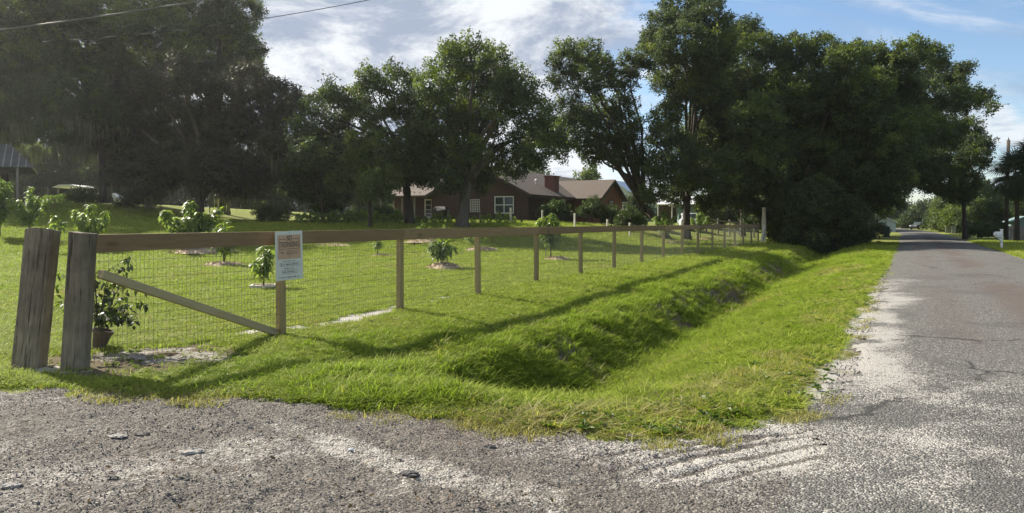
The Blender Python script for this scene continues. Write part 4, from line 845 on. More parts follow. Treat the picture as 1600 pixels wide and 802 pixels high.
window(house, (2.5, 12.25, 1.45), .9, 1.1, 'x', M['trimw'], 2, 1)
mb = MB()
for k in range(6): mb.box((-5.2 + k * .17, -.05, 1.35), (.035, .03, 1.0)); mb.box((-4.775, -.078, .85 + k * .2), (.9, .025, .035))
hp('trellis', mb, M['trimw'])
mb = MB(); mb.box((-.8, 6.4, 3.1), (.95, .95, 1.6)); ch = hp('chimney', mb, M['brickred']); mb = MB(); mb.box((-.8, 6.4, 3.95), (1.08, 1.08, .12)); hp('chimney_cap', mb, M['brickred'], ch)
mb = MB(); mb.tube([(-1.6, 4.9, 2.7), (-1.6, 4.9, 3.55)], .07, 8); mb.lathe([(.14, 3.5), (.14, 3.62), (.02, 3.72)], (-1.6, 4.9, 0), 8); hp('vent_pipe', mb, M['trimw'])
mb = MB(); mb.box((-11.7, 6.5, 1.15), (5.4, 9, 2.3)); hp('porch_wall', mb, M['siding'])
hp('porch_roof', slab((-15, 0.2, 2.15), (-9.0, 0.2, 2.15), (-9.0, 6.5, 3.9), (-15, 6.5, 3.9)), M['shingle'])
hp('porch_roof', slab((-15, 12.8, 2.15), (-9.0, 12.8, 2.15), (-9.0, 6.5, 3.9), (-15, 6.5, 3.9)), M['shingle'])
mb = MB(); mb.box((-12, 1.0, .07), (6, 2.0, .2)); hp('porch_deck', mb, M['grey_wood'])
for x in (-14.6, -13.2, -12.3, -11.0): mb = MB(); mb.box((x, .45, 1.13), (.13, .13, 2.0)); hp('porch_post', mb, M['grey_wood'])
for x0 in (-10.6, -9.75):
    mb = MB()
    for u, v, su, sv in ((-.345, 1.05, .13, 1.95), (.345, 1.05, .13, 1.95), (0, 1.96, .56, .13), (0, .30, .56, .45), (0, 1.1, .56, .06), (0, .75, .56, .05), (0, 1.5, .56, .05)): mb.box((x0 + u, 1.965, v), (su, .06, sv))
    dr = hp('door', mb, M['trimw']); mb = MB(); mb.box((x0, 1.985, 1.2), (.66, .012, 1.5)); hp('pane', mb, M['glass'], dr); mb = MB(); mb.box((x0 + .3, 1.91, 1.0), (.03, .05, .14)); hp('handle', mb, M['rusty'], dr)
# barbecue on the grass by the porch
gp = Vector((HB.x - 7.3 * .891 - .454 * 1.2, HB.y + 7.3 * .454 - .891 * 1.2, 0)); gp.z = g(gp.x, gp.y)
bq = empty('barbecue', gp, R(-27), 'dark covered barbecue grill standing by the house porch', 'grill')
mb = MB(); mb.prism([(-.6, -.3, .75), (.6, -.3, .75), (.6, -.28, 1.0), (.45, -.1, 1.22), (-.45, -.1, 1.22), (-.6, -.28, 1.0)], (0, 0, 0), (0, .5, 0)); mb.build('lid', M['black'], bq, bevel=.02)
mb = MB(); mb.box((0, -.05, .42), (.9, .45, .55)); mb.build('cabinet', M['black'], bq)
for x in (-.75, .75): mb = MB(); mb.box((x, -.05, .78), (.35, .4, .04)); mb.build('side_shelf', M['black'], bq)
for x in (-.42, .42):
    for y in (-.22, .12): mb = MB(); mb.box((x, y, .075), (.06, .06, .15)); mb.build('leg', M['black'], bq)

# ------------------------------------------------------------------ buildings farther off
def gable_building(name, label, loc, rz, wd, ln, eave, rise, mw, mr_, cat='house', ovh=.3):
    b_ = empty(name, loc, rz, label, cat); h2 = wd / 2
    mb = MB(); mb.prism([(-h2, 0, -.3), (h2, 0, -.3), (h2, 0, eave), (0, 0, eave + rise), (-h2, 0, eave)], (0, 0, 0), (0, ln, 0)); mb.build('wall', mw, b_)
    for s_ in (1, -1):
        o_ = slab((s_ * (h2 + ovh), -ovh, eave - ovh * rise / h2 + .02), (s_ * (h2 + ovh), ln + ovh, eave - ovh * rise / h2 + .02), (0, ln + ovh, eave + rise + .02), (0, -ovh, eave + rise + .02), .1); o_.build('roof', mr_, b_)
    return b_
b1 = gable_building('pale_house', 'tall pale green-white house with blue-grey tin roof behind the brown house', foot(957, 95), R(-27), 6.2, 10, 3.2, 2.05, M['pale_wall'], M['tin'])
window(b1, (1.4, 0, 1.6), 1.1, 1.2, 'y', M['trimw'])
b2 = empty('carport', foot(1058, 86), R(-8), 'white-roofed carport with grey-green end room beyond the leaning oak', 'carport')
mb = MB(); mb.box((1.0, 1.6, 1.0), (1.7, 3.2, 2.3)); mb.build('wall', M['teal_wall'], b2); mb = MB(); mb.box((-.95, 3.1, 1.0), (2.2, .12, 2.3)); mb.build('back_wall', M['barn_wall'], b2)
slab((-2.4, -.3, 2.12), (2.15, -.3, 2.12), (2.15, 1.9, 3.1), (-2.4, 1.9, 3.1), .1).build('roof', M['white_tin'], b2); slab((-2.4, 3.6, 2.12), (2.15, 3.6, 2.12), (2.15, 1.9, 3.1), (-2.4, 1.9, 3.1), .1).build('roof', M['white_tin'], b2)
for x in (-2.2, -.6): mb = MB(); mb.box((x, -.1, .95), (.12, .12, 2.3)); mb.build('post', M['trimw'], b2)
barn = empty('barn', foot(2, 52), R(31), 'open barn with ribbed tin roof beneath the near left oak', 'barn')
bz = barn.location.z; ez = 1.5 + 86 * 52 / F - bz; rzz = 1.5 + 128 * 52 / F - bz
slab((-6.5, -.4, ez), (1.95, -.4, ez), (.3, 3.6, rzz), (-6.5, 3.6, rzz), .06).build('roof', M['barn_tin'], barn)
slab((-6.5, 7.6, ez), (1.95, 7.6, ez), (.3, 3.6, rzz), (-6.5, 3.6, rzz), .06).build('roof', M['barn_tin'], barn)
slab((1.95, -.4, ez), (1.95, 7.6, ez), (.31, 3.61, rzz), (.3, 3.59, rzz), .06).build('roof', M['barn_tin'], barn)
sl = Vector((0, 4.0, rzz - ez))
for k in range(18):
    x = -6.2 + k * .45; t1 = 1.0 if x <= .3 else max(.1, 1 - (x - .3) / 1.65)
    a_ = Vector((x, -.4, ez + .085)); mb = MB(); mb.bar(a_, a_ + sl * t1, .07, .05); mb.build('roof_rib', M['signback'], barn)
mb = MB(); mb.box((-3.2, 6.0, ez / 2 - .1), (6.6, .15, ez)); mb.build('back_wall', M['barn_wall'], barn)
mb = MB(); mb.box((-3.0, 3.6, ez / 2 - .1), (6.0, 4.4, ez - .15)); mb.build('stall_wall', M['barn_wall'], barn)
for x in (-3.5, .95): mb = MB(); mb.box((x, -.1, ez / 2 - .05), (.14, .14, ez + .05)); mb.build('post', M['grey_wood'], barn)
# open shelter and trailer at the back left
cp = foot(101, 70); can = empty('canopy', cp, 0, 'small open shelter with a low white canvas roof', 'shelter'); tz = 1.5 + 57 * 70 / F - cp.z
mb = MB(); mb.prism([(-1.25, 0, tz - .12), (-.55, 0, tz + .15), (.55, 0, tz + .16), (1.25, 0, tz + .0), (1.2, 0, tz - .12), (-.2, 0, tz - .05)], (0, -.9, 0), (0, 1.8, 0)); o = mb.build('roof', M['canvas'], can)
for x in (-1.1, 1.1):
    for y in (-.8, 1.6): mb = MB(); mb.box((x, y - .0 if y < 0 else .8, tz / 2 - .1), (.08, .08, tz)); mb.build('post', M['grey_wood'], can)
tp = foot(162, 72); tl_ = empty('trailer', tp, R(6), 'white rounded trailer half hidden behind oak trunks', 'trailer')
tz = max(.9, 1.5 + 46 * 72 / F - tp.z)
mb = MB(); mb.prism([(-1.5, -.8, .45), (1.5, -.8, .45), (1.55, -.8, tz * .7), (1.2, -.8, tz * .97), (-1.1, -.8, tz), (-1.5, -.8, tz * .75)], (0, 0, 0), (0, 1.6, 0)); mb.build('body', M['whitecar'], tl_, bevel=.06)
for x in (-.45, .45):
    mb = MB(); mb.lathe([(.3, -.09), (.33, -.05), (.33, .05), (.3, .09)], n=14); o = mb.build('wheel', M['tyre'], tl_); o.location = (x, -.78, .33); o.rotation_euler = (R(90), 0, 0)
def car(name, label, loc, rz, paint, cat='car'):
    c_ = empty(name, loc, rz, label, cat)
    low = [(-2.2, .35), (2.2, .35), (2.25, .75), (2.1, .95), (1.15, 1.02), (-2.1, 1.05), (-2.25, .8)]; cabp = [(1.1, 1.0), (.45, 1.58), (-1.75, 1.62), (-2.1, 1.03)]
    mb = MB(); mb.prism([(x, -.88, z) for x, z in low], (0, 0, 0), (0, 1.76, 0)); mb.build('body', paint, c_, bevel=.07)
    mb = MB(); mb.prism([(x, -.76, z) for x, z in cabp], (0, 0, 0), (0, 1.52, 0)); mb.build('cabin', paint, c_, bevel=.06)
    for s_ in (-1, 1):
        for a_, b_ in ((-.05, .85), (-1.55, -.15)): mb = MB(); mb.prism([(a_, s_ * .765, 1.08), (b_, s_ * .765, 1.08), (b_ - (.4 if b_ > .5 else .02), s_ * .765, 1.48), (a_ + .03, s_ * .765, 1.50)], (0, 0, 0), (0, s_ * .012, 0)); mb.build('window', M['glass'], c_)
        for x in (-1.35, 1.4):
            mb = MB(); mb.lathe([(.28, -.1), (.33, -.07), (.33, .07), (.28, .1)], n=16); wh_ = mb.build('wheel', M['tyre'], c_); wh_.location = (x, s_ * .82, .33); wh_.rotation_euler = (R(90), 0, 0)
            mb = MB(); mb.lathe([(.19, -.11), (.19, .11)], n=10); mb.build('rim', M['signback'], wh_)
        mb = MB(); mb.box((2.22, s_ * .62, .78), (.05, .34, .14)); mb.build('headlight', M['canvas'], c_); mb = MB(); mb.box((-2.23, s_ * .68, .86), (.05, .2, .22)); mb.build('tail_light', M['brickred'], c_)
    mb = MB(); mb.prism([(1.0, -.68, 1.06), (.47, -.62, 1.53), (.47, .62, 1.53), (1.0, .68, 1.06)], (0, 0, 0), (.03, 0, .025)); mb.build('windscreen', M['glass'], c_)
    mb = MB(); mb.prism([(-2.03, -.66, 1.1), (-1.80, -.62, 1.54), (-1.80, .62, 1.54), (-2.03, .66, 1.1)], (0, 0, 0), (-.03, 0, .015)); mb.build('rear_window', M['glass'], c_)
    return c_
car('parked_car', 'white car seen between two pale saplings, before the white-roofed carport', foot(1076, 74), R(80), M['whitecar'])
car('parked_car', 'small dark car parked on the verge far down the road', foot(1436, 160), R(-150), M['darkcar'])
fh = gable_building('far_house', 'far low house with pale roof at the end of the road', foot(1408, 250), R(75), 8, 16, 2.9, 1.9, M['siding'], M['white_tin'])
gable_building('roadside_shed', 'white-roofed building left of the road beyond the traffic sign', foot(1386, 120), R(-28), 2.4, 4, 1.6, .6, M['pale_wall'], M['white_tin'], 'shed')
gable_building('garden_shed', 'small teal shed behind the grey board fence by the palms', foot(1603, 72), R(-20), 2.0, 2.4, 1.6, .4, M['teal_wall'], M['teal_wall'], 'shed')

# ------------------------------------------------------------------ fences, posts and roadside furniture
wf = empty('wire_field_fence', foot(760, 51), 0, 'low garden fence of thin spaced posts in front of the brown house', 'fence'); prev = None
for px, mt, h_ in ((545, 'grey_wood', 1.15), (582, 'grey_wood', 1.2), (700, 'grey_wood', 1.0), (750, 'grey_wood', 1.0), (782, 'dark_wood', .95), (798, 'pale_wood', 1.15), (815, 'dark_wood', .95), (847, 'pale_wood', 1.05), (898, 'pale_wood', 1.05), (949, 'pale_wood', 1.0), (984, 'pale_wood', 1.0), (1004, 'grey_wood', 1.0)):
    d = 51; b_ = foot(px, d); mb = MB(); mb.box((0, 0, h_ / 2 - .1), (.10, .10, h_ + .2), jit=.006); o = mb.build('post', M[mt], wf); o.location = b_ - wf.location; o.rotation_euler = (random.uniform(-.03, .03), random.uniform(-.03, .03), random.uniform(0, 1))
    if prev is not None:
        mb = MB()
        for z in (.3, .6, .9): mb.bar(prev + Vector((0, 0, z)) - wf.location, b_ + Vector((0, 0, z)) - wf.location, .008, .008)
        mb.build('wire', M['wire'], wf)
    prev = b_
rf = empty('rail_fence', foot(1145, 74), 0, 'grey post and rail fence in the shade under the roadside oaks', 'fence'); prev = None
for px in (1104, 1122, 1140, 1158, 1178):
    b_ = foot(px, 74); mb = MB(); mb.box((0, 0, .75), (.13, .13, 1.7)); o = mb.build('post', M['grey_wood'], rf); o.location = b_ - rf.location
    if prev is not None:
        for z in (.55, .95, 1.35): mb = MB(); mb.bar(prev + Vector((0, -.09, z)) - rf.location, b_ + Vector((0, -.09, z)) - rf.location, .04, .14); mb.build('rail', M['grey_wood'], rf)
    prev = b_
bf = empty('board_fence', foot(1575, 63), R(-12), 'grey upright board fence between the mailbox and the palms', 'fence'); bfl = bf.location
for k in range(26):
    mb = MB(); hb = 1.25 + random.uniform(-.03, .03); mb.box((k * .145 - .1, 0, hb / 2), (.13, .025, hb)); mb.build('board', M['grey_wood'], bf)
for z in (.3, .95): mb = MB(); mb.box((1.75, .035, z), (3.9, .04, .09)); mb.build('rail', M['grey_wood'], bf)
up_ = foot(1572, 60); pole = empty('utility_pole', up_, 0, 'slightly leaning wooden utility pole rising behind the palms', 'utility pole')
zt = 1.5 + (348 - 219) * 60 / F - up_.z
mb = MB(); mb.tube([(0, 0, -.4), (.10, 0, zt * .55), (.2, 0, zt)], [.17, .15, .125], 12); mb.build('shaft', M['bark'], pole, smooth=True)
mb = MB(); mb.tube([(.2, 0, zt), (.2, 0, zt + .22)], [.05, .02], 8); mb.build('insulator', M['dark_wood'], pole)
mbx = foot(1565, 41.6); mail = empty('mailbox', mbx, R(-62), 'white mailbox on a bracketed white post beside the road', 'mailbox')
mb = MB(); mb.box((0, 0, .50), (.10, .10, 1.2)); mb.build('post', M['white_paint'], mail, bevel=.006); mb = MB(); mb.box((0, 0, 1.12), (.12, .12, .04)); mb.build('post_cap', M['white_paint'], mail)
mb = MB(); mb.box((0, -.28, .74), (.085, .62, .085)); mb.build('arm', M['white_paint'], mail); mb = MB(); mb.bar((0, -.04, .42), (0, -.40, .70), .07, .07); mb.build('bracket', M['white_paint'], mail)
mb = MB(); mb.prism([(-.09, -.62, .79), (.09, -.62, .79), (.09, -.62, .92), (.06, -.62, .98), (0, -.62, 1.0), (-.06, -.62, .98), (-.09, -.62, .92)], (0, 0, 0), (0, .54, 0)); bx = mb.build('box', M['white_paint'], mail); mb = MB(); mb.prism([(-.088, -.63, .792), (.088, -.63, .792), (.088, -.63, .92), (.06, -.63, .975), (-.06, -.63, .975), (-.088, -.63, .92)], (0, 0, 0), (0, -.012, 0)); mb.build('door', M['white_paint'], bx)
mb = MB(); mb.box((-.094, -.35, .87), (.004, .34, .06)); mb.build('name_strip', M['trimd'], bx)
st = foot(1371, 79); ss = empty('traffic_sign', st, R(-28), 'back of an octagonal road sign on a dark post', 'sign'); tz = 1.5 + (348 - 338.5) * 79 / F - st.z
mb = MB(); mb.prism([(.38 * math.cos(R(22.5 + 45 * k)), 0, tz + .38 * math.sin(R(22.5 + 45 * k))) for k in range(8)], (0, 0, 0), (0, .012, 0)); mb.build('plate', M['signback'], ss); mb = MB(); mb.box((0, -.03, tz / 2), (.06, .05, tz + .7)); mb.build('post', M['dark_wood'], ss)
def wheelie(px, d, label, m_):
    b_ = empty('wheelie_bin', foot(px, d), R(-28), label, 'bin'); mb = MB(); mb.prism([(-.24, -.26, .06), (.24, -.26, .06), (.24, .26, .06), (-.24, .26, .06)], (0, 0, 0), (0, 0, .02)); mb.box((0, 0, .55), (.5, .55, .95), taper=1.15); mb.build('body', m_, b_)
    mb = MB(); mb.box((0, .02, 1.06), (.62, .68, .07)); mb.build('lid', m_, b_); 
    for x in (-.27, .27): mb = MB(); mb.lathe([(.11, -.03), (.11, .03)], n=10); o = mb.build('wheel', M['tyre'], b_); o.location = (x, .27, .11); o.rotation_euler = (0, R(90), 0)
wheelie(1481, 101, 'grey wheelie bin at the far right verge, nearer the road', M['bin']); wheelie(1490, 99, 'grey wheelie bin at the far right verge, nearer the slim trunk', M['bin']); wheelie(1385, 71, 'dark green bin on the left verge by the octagonal sign', M['greenbin'])
# power lines overhead
def line(label, pts, r_):
    P = [at(*p) for p in pts]; a, b = P[0], P[-1]; d_ = (b - a); A = a - d_ * 1.6; B_ = b + d_ * 1.0; mb = MB(); n = 28; L_ = []
    for k in range(n + 1): t = k / n; q = A.lerp(B_, t); q.z -= 0.55 * 4 * t * (1 - t) - .55 ; L_.append(q)
    mb.tube(L_, r_, 6); o = mb.build('power_line', M['cable'] if r_ < .02 else M['wire']); tag(o, label, 'power line', 'power lines overhead')
line('thick pale power line crossing the upper left sky', [(0, 47, 27), (370, -3, 27)], .028)
line('thin dark power line crossing behind the thick pale one', [(395, 32, 33), (600, -1, 33)], .016)

# ------------------------------------------------------------------ palms
def frond_mesh(seed):
    r_ = np.random.default_rng(seed); V, Fc, T = [], [], []
    n = 26
    V += [(-.018, 0, 0), (.018, 0, 0), (.012, .75, .22), (-.012, .75, .22)]; Fc.append((0, 1, 2, 3)); T += [.5] * 4
    for k in range(n):
        a = R(-115 + 230 * k / (n - 1)); l = .95 * (1 - .25 * abs(a) / 2) * r_.uniform(.85, 1.05); dx, dy = math.sin(a), math.cos(a); b = len(V); w_ = .030; dz = -.10 * abs(dx)
        V += [(-dy * .008, .75 + dx * .008, .22), (dy * .008, .75 - dx * .008, .22 + .01), (dx * l * .6 + dy * w_, .75 + dy * l * .6 - dx * w_, .22 + dz + .05), (dx * l * .6 - dy * w_, .75 + dy * l * .6 + dx * w_, .22 + dz + .05), (dx * l, .75 + dy * l, .22 + dz - .30 * l)]
        Fc += [(b, b + 1, b + 2, b + 3), (b + 3, b + 2, b + 4)]; T += [r_.uniform()] * 5
    return mesh_np('frond', V, Fc, M['palm_leaf'], T)
fronds = [frond_mesh(700 + i) for i in range(4)]
def palm(px, py, d, s_, label, seed, n=34):
    r_ = random.Random(seed); b_ = foot(px, d); q = at(px, py, d); root = empty('fan_palm', b_, 0, label, 'palm tree', 'fan palms by the utility pole'); ht = q.z - b_.z
    mb = MB(); mb.tube([(0, 0, -.3), (.05, 0, ht * .3), (.02, 0, ht * .7), (0, 0, ht)], [.24, .19, .18, .20], 12, wob=.06); mb.build('trunk', M['bark'], root, smooth=True)
    mb = MB(); mb.lathe([(.19, -1.0), (.30, -.6), (.33, -.2), (.22, .15), (.08, .35)], (0, 0, ht), 12); mb.build('boot_sheath', M['bark'], root)
    for k in range(n):
        o = bpy.data.objects.new('frond', fronds[k % 4]); C.objects.link(o); o.parent = root; o.location = (0, 0, ht + r_.uniform(-.15, .25)); el = 80 - 165 * (k + .5) / n + r_.uniform(-9, 9)
        o.rotation_euler = (R(el), r_.uniform(-.2, .2), 2.399 * k); o.scale = (s_ * r_.uniform(.85, 1.1),) * 3
palm(1588, 276, 56, 1.35, 'fan palm in front of the leaning utility pole, lower crown', 1, 58); palm(1622, 258, 53, 1.4, 'fan palm at the picture edge with the taller crown', 2, 58)

# ------------------------------------------------------------------ trees farther off
def far_tree(label, px, d, top_py, wpx, seed, src=None, name='background_tree', group='trees far behind', low=.25):
    r_ = random.Random(seed); b_ = foot(px, d); base_py = HY - (b_.z - H) * F / d; h_ = base_py - top_py; cl = []
    for k in range(8): a = r_.uniform(-.5, .5); t = low + (1 - low) * (k + .5) / 8; cl.append((px + a * wpx * (1.1 - .6 * t), base_py - h_ * (t * .86), wpx * r_.uniform(.24, .34), r_.uniform(-1.2, 1.2)))
    sc_ = max(1.0, d / 62); return tree(name, label, px, d, cl, src=src or oak_src, nsrc=4, trunk=.14 + .0006 * d, fork=.28, seed=seed, limbs=5, dens=7 / sc_ ** 2, group=group, scale=sc_)
FT = [('round sunlit tree rising behind the brown house roofs', 912, 105, 255, 52, lite_src), ('low dark tree beside the pale green-white house', 998, 92, 300, 34, None), ('tree in the gap right of the carport', 1105, 96, 312, 50, lite_src), ('tree behind the shaded rail fence', 1160, 96, 305, 56, None),
      ('pale bushy tree where the bins stand', 1484, 112, 312, 34, lite_src), ('sunlit spindly tree right of the far parked car', 1466, 140, 302, 26, lite_src), ('tree just left of the slim trunk across the road', 1494, 100, 322, 34, lite_src), ('tree just right of the slim trunk across the road', 1530, 92, 310, 38, None), ('tree behind the mailbox', 1552, 90, 305, 40, None), ('dark tree over the far dark car', 1438, 185, 318, 46, None), ('dark tree closing the far end of the road', 1400, 215, 310, 48, None), ('dark tree behind the octagonal sign', 1350, 140, 312, 50, None), ('tree behind the fan palms', 1605, 95, 300, 50, None), ('tree at the far side of the road beyond the bins', 1478, 150, 296, 50, None), ('dark tree behind the rail fence nearest the road', 1300, 130, 300, 60, None), ('tall tree glimpsed behind the mango tree', 440, 95, 255, 70, None), ('tall tree glimpsed behind the barn', 30, 98, 225, 90, None), ('tall tree glimpsed between mossy trunks', 110, 102, 222, 90, None), ('tall tree glimpsed behind the white trailer', 190, 100, 225, 90, None), ('tall tree glimpsed left of the brown house porch', 560, 98, 262, 80, None), ('tall tree glimpsed over the porch roof', 650, 100, 262, 70, None)]
for i, (lb, px, d, tp_, wp, sr) in enumerate(FT): far_tree(lb, px, d, tp_, wp, 50 + i, sr, low=.08)
# the wood that closes the view, too far and dense to count
r_ = np.random.default_rng(90); n_ = 9500; px_ = r_.uniform(-260, 1900, n_); d_ = r_.uniform(118, 165, n_); hmax = np.interp(px_, [-260, 700, 840, 900, 960, 1190, 1250, 1900], [14, 13, 9, 4.8, 4.0, 4.5, 7, 8]) * (.65 + .5 * fbm(px_ * .03, d_ * .0, 1, 3, 93))
x = (px_ - CX) / F * d_; onroad = (pr(x, d_) > -2) & (pr(x, d_) < 8); d_ = np.where(onroad, d_ + 140, d_); x = (px_ - CX) / F * d_
keep = ~((pr(x, d_) > -2) & (pr(x, d_) < 8)); x, d_, hmax = x[keep], d_[keep], hmax[keep]; n_ = len(x)
z = gz(x, d_) + hmax * r_.uniform(0, 1, n_) ** .8
scatter('far_woods', np.stack([x, d_, z], 1), r_.uniform(0, 6.28, (n_, 3)), r_.uniform(1.8, 3.4, n_), r_.integers(0, 5, n_), oak_src); tag(bpy.data.objects['far_woods'], 'dark distant woodland closing the view behind the houses', 'woods')

# ------------------------------------------------------------------ shrubs in the yard
def small_shrub(seed, h_, w_, material, n=150, leaf=.09, name='shrub'):
    r_ = np.random.default_rng(seed); V, Fc, T = [], [], []
    for i in range(n):
        u = r_.normal(size=3); u /= np.linalg.norm(u); t = r_.uniform(.3, 1) ** .5; c = np.array([u[0] * w_ * t, u[1] * w_ * t, h_ * .54 + u[2] * h_ * .46 * t]); d = u + r_.normal(size=3) * .6 + np.array([0, 0, .4]); d /= np.linalg.norm(d); s_ = np.cross(d, r_.normal(size=3)); s_ /= np.linalg.norm(s_); l = leaf * r_.uniform(.7, 1.3); b = len(V)
        V += [c, c + d * l * .5 + s_ * l * .25, c + d * l, c + d * l * .5 - s_ * l * .25]; Fc += [(b, b + 1, b + 2), (b, b + 2, b + 3)]; T += [r_.uniform()] * 4
    b = len(V); V += [(-.02, 0, -.1), (.02, 0, -.1), (.015, 0, h_ * .5), (-.015, 0, h_ * .5)]; Fc.append((b, b + 1, b + 2, b + 3)); T += [0] * 4
    return mesh_np(name, V, Fc, material, T)
sm = [small_shrub(800 + i, .85, .22 + .03 * (i % 3), M['sapling_leaf'], 330, .13) for i in range(4)]
random.seed(44)
pxl = [466 + 11.2 * k for k in range(15)] + [640 + 12.5 * k for k in range(14)]
for k, px in enumerate(pxl):
    d = 48.5 + .004 * (px - 466) + random.uniform(-.3, .3); o = bpy.data.objects.new('small_shrub', sm[k % 4]); C.objects.link(o); o.location = foot(px + random.uniform(-1.5, 1.5), d); o.rotation_euler.z = random.uniform(0, 6); s_ = random.uniform(.8, 1.15) * (1 if px < 630 else .8); o.scale = (s_, s_, s_ * random.uniform(.85, 1.1))
    tag(o, 'small upright shrub in the evenly spaced row before the brown house', 'shrub', 'row of small shrubs before the brown house')
for k in range(10):
    px = 72 + 8 * k; o = bpy.data.objects.new('small_shrub', sm[k % 4]); C.objects.link(o); o.location = foot(px, 66); o.rotation_euler.z = random.uniform(0, 6); s_ = random.uniform(.9, 1.2); o.scale = (s_, s_, s_)
    tag(o, 'small shrub in the row on the sunlit slope below the white shelter', 'shrub', 'row of small shrubs below the white shelter')
def bush(label, px, d, h_, wd, seed, n=1, src=None):
    k_ = F / d; b_ = foot(px, d); py = HY - (b_.z - H) * k_
    return tree('bush', label, px, d, [(px - wd * .45 * k_, py - h_ * .38 * k_, wd * .42 * k_), (px + wd * .45 * k_, py - h_ * .38 * k_, wd * .42 * k_), (px, py - h_ * .6 * k_, wd * .5 * k_)], src=src or shrub_src, nsrc=4, trunk=.05, fork=.2, seed=seed, limbs=3, dens=16, cat='bush', depth=.3)
bush('broad rounded clipped bush under the mango tree', 424, 53, 1.5, 1.5, 70)
bush('dark shrub against the side wall of the brown house', 868, 57, 2.0, 1.5, 71); bush('tall leafy shrub by the small gable window', 925, 60, 2.3, 1.6, 72); bush('low shrub at the corner below the small gable', 955, 60, 1.7, 1.4, 73); bush('palmetto-like dark shrub right of the pale house', 985, 56, 2.2, 1.5, 74)
bush('dark low bush in the shade left of the mango trunk', 215, 57, 1.7, 1.8, 75); bush('dark low bush under the moss-hung oak', 130, 60, 1.2, 1.5, 76); bush('bush by the green bin and octagonal sign', 1374, 74, 1.5, 1.3, 77); bush('low round bush at the roadside near the bins', 1474, 118, .7, .8, 78, src=lite_src); bush('rounded bush just right of the slim trunk', 1528, 72, 1.4, 1.5, 79); bush('rounded bush just left of the mailbox', 1545, 70, 1.5, 1.4, 80)
bush('dark bush hiding the foot of the porch', 600, 60, 1.5, 1.4, 82)

# ------------------------------------------------------------------ young fruit trees and their rings of mulch
def leaf_strip(V, Fc, T, c, d, l, w_, droop, r_, t):
    d = d / np.linalg.norm(d); s_ = np.cross(d, np.array([0, 0, 1.0])); 
    if np.linalg.norm(s_) < .1: s_ = np.array([1.0, 0, 0])
    s_ /= np.linalg.norm(s_); s_ = s_ + np.cross(d, s_) * r_.uniform(-.6, .6); s_ /= np.linalg.norm(s_); b = len(V); p = np.array(c, float); dd = d.copy()
    for k, ww in enumerate((.25, 1.0, .8)):
        V.append(p - s_ * w_ * ww / 2); V.append(p + s_ * w_ * ww / 2); dd = dd + np.array([0, 0, -droop * (.5 + k * .4)]); dd /= np.linalg.norm(dd); p = p + dd * l / 3
    V.append(p); Fc += [(b, b + 1, b + 3, b + 2), (b + 2, b + 3, b + 5, b + 4), (b + 4, b + 5, b + 6)]; T += [t] * 7
def sapling(label, base, h_, wd, seed, n=120, ll=.25, lw=.06, mt='sapling_leaf', fresh=.25, low=.25, stems=4, name='sapling', cat='young tree', stake=False, group='young fruit trees planted in the yard'):
    r_ = np.random.default_rng(seed); root = empty(name, base, 0, label, cat, group); tips = []; mb = MB()
    mb.tube([(0, 0, -.1), (r_.normal() * .02, 0, h_ * low), (0, r_.normal() * .02, h_ * (low + .1))], [.028 * h_ ** .4, .02 * h_ ** .4, .016], 7)
    for k in range(stems):
        a = 6.283 * k / stems + r_.uniform(-.4, .4); rr = wd * .5 * r_.uniform(.35, .95); top = np.array([math.cos(a) * rr, math.sin(a) * rr, h_ * r_.uniform(.68, .98) * (1 - .18 * rr / wd)]); st_ = np.array([0, 0, h_ * (low + r_.uniform(-.05, .1))]); md = (st_ + top) / 2 + np.array([math.cos(a), math.sin(a), -.3]) * rr * .25
        mb.tube([tuple(st_), tuple(md), tuple(top)], [.014, .011, .006], 5); tips.append((st_, md, top))
    tips.append((np.array([0, 0, h_ * low]), np.array([.02, 0, h_ * .6]), np.array([0, .02, h_]))); mb.tube([tuple(q) for q in tips[-1]], [.016, .012, .006], 5)
    mb.build('stem', M['stem'], root)
    for nm, m_, share in (('foliage', M[mt], 1 - fresh), ('new_growth', M['fresh_leaf'], fresh)):
        if share <= 0: continue
        V, Fc, T = [], [], []
        for i in range(int(n * share * 1.7)):
            s0, md, tp_ = tips[r_.integers(len(tips))]; t = r_.uniform(.05, 1) ** .7 if nm == 'foliage' else r_.uniform(.85, 1); p = (1 - t) ** 2 * s0 + 2 * t * (1 - t) * md + t * t * tp_; a = r_.uniform(0, 6.283)
            d = np.array([math.cos(a), math.sin(a), r_.uniform(-.2, .8) if nm == 'foliage' else r_.uniform(.1, 1.2)]); leaf_strip(V, Fc, T, p + r_.normal(size=3) * .015, d, ll * r_.uniform(.65, 1.25), lw * r_.uniform(.8, 1.2), r_.uniform(.45, 1.1), r_, r_.uniform())
        me = mesh_np(nm, V, Fc, m_, T); o = bpy.data.objects.new(nm, me); C.objects.link(o); o.parent = root; o['kind'] = 'stuff'
    if stake: mb = MB(); mb.box((-.2, 0, .5), (.035, .035, 1.2)); mb.build('stake', M['grey_wood'], root)
    return root
chip_src = None
